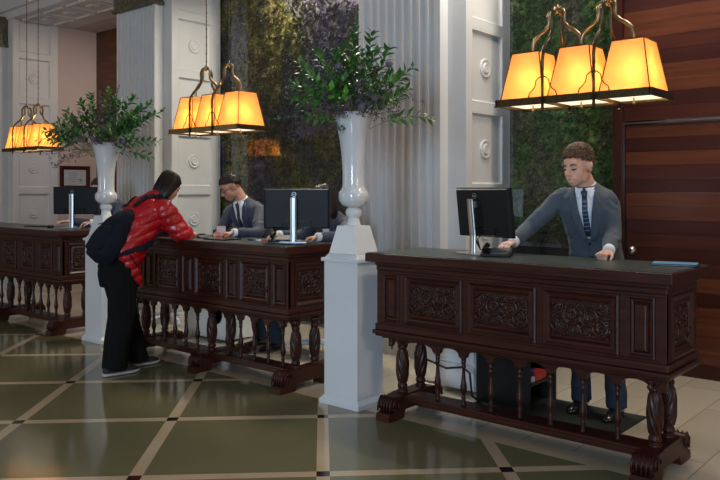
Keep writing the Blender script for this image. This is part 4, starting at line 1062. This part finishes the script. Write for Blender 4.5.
    # tie
    if tie:
        m_ = MB(); project_patch(bv, strip_rows(Cn(.945,.016), Cn(Sg+.03,.021), Cn(.945,-.016), Cn(Sg+.03,-.021), 12, 3), T2, .009, m_); tt = m_.build('tie', M['tie'], d, smooth=True)
        m_ = MB(); project_patch(bv, strip_rows(Cn(.985,.021), Cn(.925,.012), Cn(.985,-.021), Cn(.925,-.012), 4, 3), T2, .016, m_); m_.build('tie_knot', M['tie'], tt, smooth=True)
        if tie == 'striped':
            for k in range(9):
                t0 = .93-.045*k
                if t0 < Sg+.05: break
                m_ = MB(); project_patch(bv, strip_rows(Cn(t0,.017), Cn(t0-.012,.018), Cn(t0+.006,-.017), Cn(t0-.006,-.018), 1, 3), T2, .0105, m_); m_.build('tie_stripe', M['tieb'], tt)
    # lapels
    for s_ in (-1, 1):
        m_ = MB()
        rows = []
        for k in range(15):
            t = 1-k/14; tt_ = Sg-.02 + (1.0-Sg)*t
            inner = .008+.056*t; wid = .060*math.sin(PI*min(1, (t*.8+.12)))**.7
            if t > .80: wid *= 1.0 - (t-.80)*2.2
            if .64 < t < .72: wid *= .80
            rows.append([Cn(tt_, s_*(inner + wid*q/3)) for q in range(4)])
        project_patch(bv, rows, T2, .013, m_); m_.build('lapel', suit, jacket, smooth=True)
    # closure edge, buttons, pockets
    m_ = MB(); project_patch(bv, strip_rows(Cn(Sg-.01,.010), Cn(-.16,.022), Cn(Sg-.01,-.004), Cn(-.16,.016), 12, 2), T2, .004, m_); m_.build('front_edge', suit, jacket, smooth=True)
    for k in range(2):
        p = Cn(Sg-.06-.17*k, .002); hit = bv.ray_cast(p+T2*.6, -T2, 1.5)
        if hit[0]: m_ = MB(); m_.ball(hit[0]+T2*.006, (.009,.009,.009), 10, 8); m_.build('button', M['black'], jacket, smooth=True)
    m_ = MB(); project_patch(bv, strip_rows(Cn(.70,-.085), Cn(.675,-.088), Cn(.715,-.150), Cn(.69,-.150), 2, 3), T2, .004, m_); m_.build('breast_pocket', suit, jacket)
    # cuffs
    for s_ in 'RL':
        e_, w_ = j['el'+s_], j['wr'+s_]; dd = (w_-e_).normalized()
        m_ = MB(); m_.tube([w_-dd*.05, w_-dd*.006, w_+dd*.006], [.036,.037,.0355], 18); m_.build('shirt_cuff', M['shirt'], sh_, smooth=True)
    # trousers and shoes
    tr = MB(); slab_loft(tr, [(hip-up*.16, A, T, .165, .115, .85),(hip-up*.02, A, T, .168,.118,.85),(hip+up*.06, A, T, .15,.105,.85)], 20)
    for s_ in 'RL':
        limb(tr, [lerp(hip, j['hj'+s_], .8)-up*.02, lerp(j['hj'+s_], j['kn'+s_], .5), j['kn'+s_], lerp(j['kn'+s_], j['an'+s_], .55), j['an'+s_]-V((0,0,.02))], [.092,.086,.070,.066,.070], 16, 20)
    fuse(tr, 'trousers', trous, d, .011, 3, lambda co, nn: .006*noise.noise(V((co.x*10, co.y*10, co.z*14))))
    for s_ in 'RL':
        a_ = j['an'+s_]; fz = -O.z; f = V((T.x, T.y, 0)).normalized(); r_ = V((f.y, -f.x, 0)); c_ = V((a_.x, a_.y, fz + J.get('fz', 0)))
        m_ = MB(); R = []
        for t, hw, z1 in ((-.075,.020,.05),(-.06,.033,.085),(0,.037,.095),(.05,.038,.075),(.10,.044,.056),(.16,.042,.045),(.19,.026,.034),(.20,.010,.022)):
            R.append([c_ + f*t + r_*(hw*math.cos(q)) + V((0,0,(z1/2)*(1+math.sin(q)))) for q in [2*PI*k/14 for k in range(14)]])
        m_.rings(R); m_.build('shoe', M['leather'], d, smooth=True)
    bm.free()
    return d, j, B, bv, O
# --- clerk at the right desk: leans on the desk, looks down to his right
clerk = dict(F=(-.24,-.94,-.20), TF=(.02,-.97,-.0), head=(-2.105,4.585,1.655), neck=(-2.085,4.66,1.535), hip=(-2.09,4.86,.98),
  shR=(-2.255,4.66,1.455), shL=(-1.975,4.72,1.455), elR=(-2.44,4.56,1.255), elL=(-1.915,4.68,1.235), wrR=(-2.468,4.395,1.165), wrL=(-1.845,4.44,1.138),
  hR=(-.05,-.98,-.12), hL=(-.15,-.95,-.24), pR=(.0,-.1,-1), pL=(0,-.3,-1), hjR=(-2.19,4.88,.93), hjL=(-2.0,4.88,.93), knR=(-2.22,4.86,.50), knL=(-1.99,4.84,.50), anR=(-2.24,4.93,.09), anL=(-1.98,4.90,.09),
  hands={'R': (.34, -1, .12), 'L': (1.05, 1, .0)}, hairtop=.034, curly=.6, vbot=.46, fz=.012)
d1 = suited('person', 'young man in a slate blue suit and dark tie leaning on the right desk', (-2.1, 4.87, 0), clerk, M['suit'], M['jean'], M['skin'], M['hairb'], 3, 'striped', S_=1.05)
# --- clerk with glasses at the middle desk
g = dict(F=(-.42,-.72,-.52), TF=(-.25,-.95,0), head=(-5.64,4.62,1.535), neck=(-5.575,4.70,1.418), hip=(-5.46,4.90,.90),
  shR=(-5.745,4.72,1.315), shL=(-5.38,4.76,1.315), elR=(-5.71,4.55,1.12), elL=(-5.19,4.55,1.125), wrR=(-5.42,4.33,1.135), wrL=(-5.22,4.30,1.135),
  hR=(.55,-.80,-.1), hL=(-.55,-.8,-.1), pR=(0,0,-1), pL=(0,0,-1), hjR=(-5.56,4.92,.85), hjL=(-5.37,4.92,.85), knR=(-5.60,4.86,.47), knL=(-5.33,4.84,.47), anR=(-5.60,4.96,.09), anL=(-5.33,4.93,.09),
  hands={'R': (.45, -1, .1), 'L': (.45, 1, .1)}, hairtop=.020, curly=.15, vbot=.48)
d2 = suited('person', 'man with glasses in a navy suit looking down at the middle desk', (-5.48, 4.9, 0), g, M['suitn'], M['jean'], M['skin2'], M['hairk'], 8, 'plain', glasses=True, S_=1.0)[:3]
d2[0].location.x += .05
# --- clerk hidden behind the middle monitor
h_ = dict(F=(-.70,-.60,-.30), TF=(-.2,-.97,0), head=(-4.50,4.70,1.435), neck=(-4.45,4.76,1.31), hip=(-4.36,4.95,.82),
  shR=(-4.61,4.78,1.21), shL=(-4.27,4.80,1.205), elR=(-4.68,4.62,1.10), elL=(-4.16,4.60,1.12), wrR=(-4.70,4.395,1.13), wrL=(-4.22,4.37,1.13),
  hR=(-.05,-.98,-.1), hL=(-.5,-.8,-.1), pR=(0,0,-1), pL=(0,0,-1), hjR=(-4.45,4.97,.78), hjL=(-4.27,4.97,.78), knR=(-4.50,4.88,.44), knL=(-4.22,4.86,.44), anR=(-4.48,5.0,.09), anL=(-4.24,4.98,.09),
  hands={'R': (.45, -1, .1), 'L': (.45, 1, .1)}, hairtop=.01, curly=.1, vbot=.5)
d3, j3, B3, bv3, O3 = suited('person', 'long-haired clerk in navy mostly hidden behind the middle desk monitor', (-4.38, 4.97, 0), h_, M['suitn'], M['jean'], M['skin2'], M['hairk'], 12, None, S_=.93, fit=.92)
def long_hair(par, hc, B, mat, rows, S_, seed, n=120):
    """rows: (centre offset, half width, half depth)"""
    rnd = random.Random(seed); mb = MB(); R = []
    for c, w, dp in rows: R.append([hc + B @ (V(c) + V((w*math.cos(t), dp*math.sin(t), 0)))*S_ for t in [2*PI*k/32 for k in range(32)]])
    for r in R:
        for k in range(32): r[k] = r[k] + (r[k]-sum(r, V((0,0,0)))/32).normalized()*(.004*math.sin(k*2.7)+.003*rnd.gauss(0,1))
    mb.rings(R)
    for k in range(n):
        t = rnd.uniform(0, 2*PI); pts = []
        for c, w, dp in rows: pts.append(hc + B @ (V(c) + V(((w+.003)*math.cos(t+.05*len(pts)), (dp+.003)*math.sin(t+.05*len(pts)), 0)))*S_)
        mb.tube(pts, [.0022]+[.004]*(len(pts)-2)+[.002], 4)
    return mb.build('hair', mat, par, smooth=True)
long_hair(d3, j3['head'], B3, M['hairk'], [((0,-.03,.118),.03,.04),((0,-.028,.105),.060,.075),((0,-.03,.06),.086,.090),((0,-.045,.0),.092,.078),((0,-.06,-.08),.098,.062),((0,-.065,-.15),.10,.052),((0,-.065,-.21),.085,.035),((0,-.062,-.23),.05,.02)], .93, 5)
m_ = MB(); hit = bv3.ray_cast(V((-4.28,4.40,1.125))-O3, V((0,1,0)), 1.0); p = (hit[0] if hit[0] else V((-4.28,4.62,1.125))-O3)
m_.box(p.x-.03, p.x+.03, p.y-.012, p.y-.006, p.z-.035, p.z+.03); m_.build('name_badge', simple('badge_tan', (.42,.30,.20), .5), d3)
# --- clerk at the far left desk, only forearms show
q_ = dict(F=(-.5,-.75,-.40), TF=(-.1,-.99,0), head=(-7.965,4.66,1.53), neck=(-7.925,4.735,1.41), hip=(-7.88,4.93,.88),
  shR=(-8.09,4.75,1.31), shL=(-7.72,4.77,1.31), elR=(-8.06,4.66,1.12), elL=(-7.55,4.60,1.14), wrR=(-8.14,4.37,1.155), wrL=(-7.66,4.36,1.155),
  hR=(-.30,-.93,.0), hL=(-.3,-.9,-.1), pR=(0,0,-1), pL=(0,0,-1), hjR=(-7.97,4.95,.82), hjL=(-7.79,4.95,.82), knR=(-8.0,4.88,.45), knL=(-7.76,4.86,.45), anR=(-8.0,4.98,.09), anL=(-7.76,4.96,.09),
  hands={'R': (.25, -1, .15), 'L': (.5, 1, .1)}, hairtop=.015, curly=.2, vbot=.5)
suited('person', 'clerk at the far left desk hidden behind the monitor and vase, hands showing', (-7.9, 4.95, 0), q_, M['suitn'], M['jean'], M['skin'], M['hairk'], 15, 'plain')

# --- the customer: red puffer jacket, wide black trousers, backpack
CO = V((-5.58, 3.52, 0)); cust = thing('person', 'customer in a glossy red puffer jacket leaning over the middle desk', 'person', CO)
c = {k: V(v)-V((-5.62,3.52,0)) for k, v in dict(hip=(-5.66,3.46,.93), chest=(-5.66,3.66,1.25), neck=(-5.655,3.80,1.405), head=(-5.64,3.94,1.545), shR=(-5.47,3.76,1.335), shL=(-5.85,3.78,1.335),
     elR=(-5.40,3.90,1.125), elL=(-5.93,4.00,1.14), wrR=(-5.51,4.04,1.135), wrL=(-5.74,4.16,1.14), hjR=(-5.56,3.44,.88), hjL=(-5.76,3.46,.88), knR=(-5.57,3.42,.48), knL=(-5.75,3.56,.48), anR=(-5.58,3.36,.10), anL=(-5.73,3.66,.10)).items()}
F = V((-.12,.84,-.54)).normalized(); U = V((0,0,1)); U = (U-F*U.dot(F)).normalized()
mb = MB(); B = head_geo(mb, c['head'], F, U, .97)
limb(mb, [c['neck']-V((0,.05,.06)), c['neck'], c['head']+B @ V((0,-.03,-.07))], [.06,.052,.05], 14, 8)
slab_loft(mb, [(c['hip'], V((1,0,0)), V((0,1,0)), .13,.09,.9),(c['chest'], V((1,0,0)), V((0,.85,-.5)), .14,.09,.85),(c['neck'], V((1,0,0)), V((0,.85,-.5)), .06,.05,.9)], 18)
for s_ in 'RL':
    limb(mb, [c['neck']-V((0,.02,.05)), c['sh'+s_], c['el'+s_], c['wr'+s_]], [.045,.046,.036,.026], 12, 16)
    limb(mb, [c['hj'+s_], c['kn'+s_], c['an'+s_]], [.07,.048,.036], 12, 14)
hand(mb, c['wrR'], V((-.25,.95,-.05)), V((-.2,0,-1)), .92, .35, .14, -1); hand(mb, c['wrL'], V((.35,.9,-.1)), V((0,0,-1)), .92, .4, .1, 1)
fuse(mb, 'body', M['skin'], cust, .0055, 3)
eyes_brows(cust, c['head'], B, M['hairk'], .97, M['skin'])
hk = long_hair(cust, c['head'], B, M['hairk'], [((0,-.03,.118),.03,.035),((0,-.022,.104),.062,.075),((0,-.018,.07),.083,.098),((0,-.026,.02),.090,.096),((0,-.040,-.04),.092,.082),((0,-.050,-.10),.085,.070),((0,-.055,-.15),.066,.052),((0,-.055,-.175),.035,.028)], .97, 9, 200)
def puff(co, nn):
    # quilted tubes across the jacket
    s_ = co.z*1.0 - (co.y)*.35
    return .012*abs(math.sin(PI*s_/.080))**.6 - .006 + .008*noise.noise(co*14) + .004*noise.noise(co*30)
jk = MB(); X1 = V((1,0,0))
rows = []
for t, w, dp, sq in ((-.34,.180,.150,.85),(-.24,.192,.155,.85),(-.12,.200,.155,.85),(0,.198,.155,.85),(.3,.195,.155,.85),(.55,.205,.155,.82),(.78,.210,.145,.8),(.92,.17,.12,.8),(1.0,.11,.09,.9)):
    k = c['neck']-c['hip']; ce = c['hip'] + k*t; 
    if t > 0: ce = ce + V((0,-.03*math.sin(PI*t),.01))
    else: ce = c['hip'] + V((0, -t*.10, t*.50))
    f_ = V((0,k.z,-k.y)).normalized(); rows.append((ce, X1, f_, w, dp, sq))
slab_loft(jk, rows, 30)
for s_ in 'RL':
    sh, e_, w_ = c['sh'+s_], c['el'+s_], c['wr'+s_]
    limb(jk, [lerp(c['neck'], sh, .4)-V((0,0,.05)), sh, lerp(sh, e_, .5), e_, lerp(e_, w_, .5), w_], [.075,.092,.090,.080,.072,.050], 18, 24)
limb(jk, [c['neck']-V((0,.05,.05)), c['neck']+V((0,0,.02)), c['neck']+V((0,.03,.05))], [.10,.088,.080], 18, 8)
red = fuse(jk, 'puffer_jacket', M['red'], cust, .009, 4, puff)
bm = bmesh.new(); bm.from_mesh(red.data); bvr = BVHTree.FromBMesh(bm)
m_ = MB()
for a_, b_ in ((V((-5.42,3.42,1.0)), V((-5.41,3.50,.88))),):
    pts = []
    for k in range(7):
        p = lerp(a_, b_, k/6)-CO; h_ = bvr.ray_cast(p+V((.5,-.4,0)), V((-.5,.4,0)).normalized(), 1.2); pts.append((h_[0] if h_[0] else p)+V((.004,-.003,0)))
    m_.tube(pts, .005, 6)
m_.build('pocket_zip', M['black'], red)
for s_ in 'RL':
    e_, w_ = c['el'+s_], c['wr'+s_]; dd = (w_-e_).normalized(); m_ = MB(); m_.tube([w_-dd*.02, w_+dd*.012], [.044,.040], 16); m_.build('cuff', M['red'], red, smooth=True)
# wide trousers
tr = MB(); slab_loft(tr, [(c['hip']+V((0,0,.10)), X1, V((0,1,0)), .15,.11,.85),(c['hip'], X1, V((0,1,0)), .175,.135,.85),(c['hip']-V((0,0,.12)), X1, V((0,1,0)), .185,.145,.85),(c['hip']-V((0,0,.22)), X1, V((0,1,0)), .175,.13,.85)], 24)
for s_ in 'RL':
    a_, k_, h0 = c['an'+s_], c['kn'+s_], c['hj'+s_]
    slab_loft(tr, [(h0, X1, V((0,1,0)), .095,.12,.9),(lerp(h0,k_,.5), X1, V((0,1,0)), .095,.115,.9),(k_, X1, V((0,1,0)), .092,.105,.9),(lerp(k_,a_,.6), X1, V((0,1,0)), .095,.105,.9),(a_-V((0,-.01,.045)), X1, V((0,1,0)), .098,.098,.9)], 24)
fuse(tr, 'trousers', M['trouser'], cust, .011, 3, lambda co, nn: .010*noise.noise(V((co.x*9, co.y*9, co.z*3)))+.006*math.sin(26*math.atan2(co.y, co.x)+3*co.z)*.5)
M['sneaker'] = simple('sneaker_brown', (.030,.024,.020), .7); M['sole'] = simple('sneaker_sole_white', (.50,.50,.47), .6)
for s_, f in (('R', V((.10,1,0))), ('L', V((.10,1,0)))):
    a_ = c['an'+s_]; f.normalize(); r_ = V((f.y,-f.x,0)); c_ = V((a_.x, a_.y, 0))
    def shoe_rings(tab):
        return [[c_ + f*t + r_*(hw*math.copysign(abs(math.cos(q))**.8, math.cos(q))) + V((0,0,z0+(z1-z0)*(1+math.sin(q))/2)) for q in [2*PI*k/16 for k in range(16)]] for t, hw, z0, z1 in tab]
    m_ = MB(); m_.rings(shoe_rings(((-.085,.022,.02,.07),(-.07,.036,.02,.095),(0,.040,.02,.105),(.06,.042,.02,.090),(.11,.047,.02,.070),(.17,.045,.02,.058),(.20,.030,.02,.045),(.212,.012,.02,.035)))); so = m_.build('sneaker', M['sneaker'], cust, smooth=True)
    m_ = MB(); m_.rings(shoe_rings(((-.095,.022,.0,.024),(-.08,.040,.0,.028),(0,.044,.0,.024),(.06,.046,.0,.022),(.11,.051,.0,.022),(.17,.049,.0,.024),(.21,.034,.004,.027),(.225,.014,.010,.027)))); m_.build('sole', M['sole'], so, smooth=True)
    m_ = MB()
    for k in range(4): m_.tube([c_+f*(.06+.02*k)+r_*.028+V((0,0,.092-.009*k)), c_+f*(.065+.02*k)+V((0,0,.102-.010*k)), c_+f*(.06+.02*k)-r_*.028+V((0,0,.092-.009*k))], .0035, 5)
    m_.build('laces', M['sole'], so)
# backpack: worn, its straps go over the shoulders
bp = thing('backpack', 'dark navy backpack worn on the customer\'s back over the red jacket', 'backpack', (-5.59, 3.41, 1.13))
BO = V((-5.59, 3.41, 1.13)); k = (c['neck']-c['hip']).normalized(); bk = V((0,-k.z,k.y)); 
pk = MB(); rows = []
for t, w, dp, o_ in ((-.25,.09,.05,.03),(-.23,.14,.09,.01),(-.15,.150,.110,.0),(-.02,.148,.105,.0),(.10,.135,.088,.0),(.19,.105,.06,.01),(.24,.06,.035,.02),(.255,.03,.02,.03)):
    rows.append((V((0,0,0)) + k*t + bk*(.03-o_), X1, bk, w, dp, .75))
slab_loft(pk, rows, 28)
pk = fuse(pk, 'main_bag', M['navy'], bp, .010, 4, lambda co, nn: .010*noise.noise(co*9)+.004*noise.noise(co*25))
fp = MB(); slab_loft(fp, [(k*t+bk*(.115), X1, bk, w, dp, .75) for t, w, dp in ((-.21,.08,.01),(-.19,.115,.030),(-.08,.12,.034),(.0,.11,.025),(.03,.08,.01))], 24)
fp = fuse(fp, 'front_pocket', M['navy'], bp, .010, 4)
m_ = MB(); m_.tube([V((-.10,0,0))+k*.02+bk*.140, k*.035+bk*.145, V((.10,0,0))+k*.02+bk*.140], .004, 6); m_.build('zip', M['black'], fp)
m_ = MB(); m_.tube([V((-.04,0,0))+k*.25-bk*.01, V((-.03,0,0))+k*.31-bk*.0, V((.03,0,0))+k*.31, V((.04,0,0))+k*.25-bk*.01], .009, 8); m_.build('grab_handle', M['navy'], bp, smooth=True)
def strap(pts_w, wid, nm):
    m_ = MB(); sp = spline([V(p)-CO for p in pts_w], 34); R = []
    ctr = c['chest']
    row = []
    for i, p in enumerate(sp):
        dirn = (p-ctr); dirn = dirn.normalized(); h_ = bvr.find_nearest(p); q = h_[0] + h_[1]*.010 if h_[0] else p
        tg = (sp[min(i+1, 34)]-sp[max(i-1, 0)]).normalized(); n_ = h_[1]; sd_ = tg.cross(n_).normalized()
        off = CO-BO
        R.append([q+sd_*wid/2+n_*.004+off, q-sd_*wid/2+n_*.004+off, q-sd_*wid/2-n_*.006+off, q+sd_*wid/2-n_*.006+off])
    m_.rings(R); m_.build(nm, M['navy'], bp)
strap([(-5.56,3.54,1.40),(-5.52,3.66,1.47),(-5.50,3.80,1.46),(-5.50,3.90,1.38),(-5.47,3.90,1.25),(-5.43,3.75,1.12),(-5.42,3.60,1.05),(-5.46,3.46,1.00),(-5.52,3.36,.96)], .052, 'shoulder_strap')
strap([(-5.72,3.54,1.40),(-5.78,3.66,1.47),(-5.80,3.80,1.45),(-5.82,3.92,1.38),(-5.84,3.90,1.25),(-5.88,3.75,1.12),(-5.87,3.60,1.05),(-5.82,3.44,1.00),(-5.74,3.36,.96)], .052, 'shoulder_strap')
bm.free()

# ---------------------------------------------------------------- groups of repeated things
GR = {'reception_desk': 'carved reception desks in a row', 'pendant_lamp': 'pendant lamps above the desks', 'pedestal': 'white pedestals between the desks',
      'vase': 'trumpet vases on the pedestals', 'flower_arrangement': 'arrangements in the trumpet vases', 'monitor': 'monitors on the reception desks', 'pen': 'pens on the middle desk',
      'tablet': 'tablets on the desks', 'leafy_plant': 'leafy plants in the right planter', 'planter_trough': 'troughs below the plant walls', 'planted_wall': 'plant walls behind the desks', 'office_chair': 'office chairs behind the desks'}
for o in bpy.data.objects:
    st = o.name.split('.')[0]
    if o.parent is None and st in GR: o['group'] = GR[st]
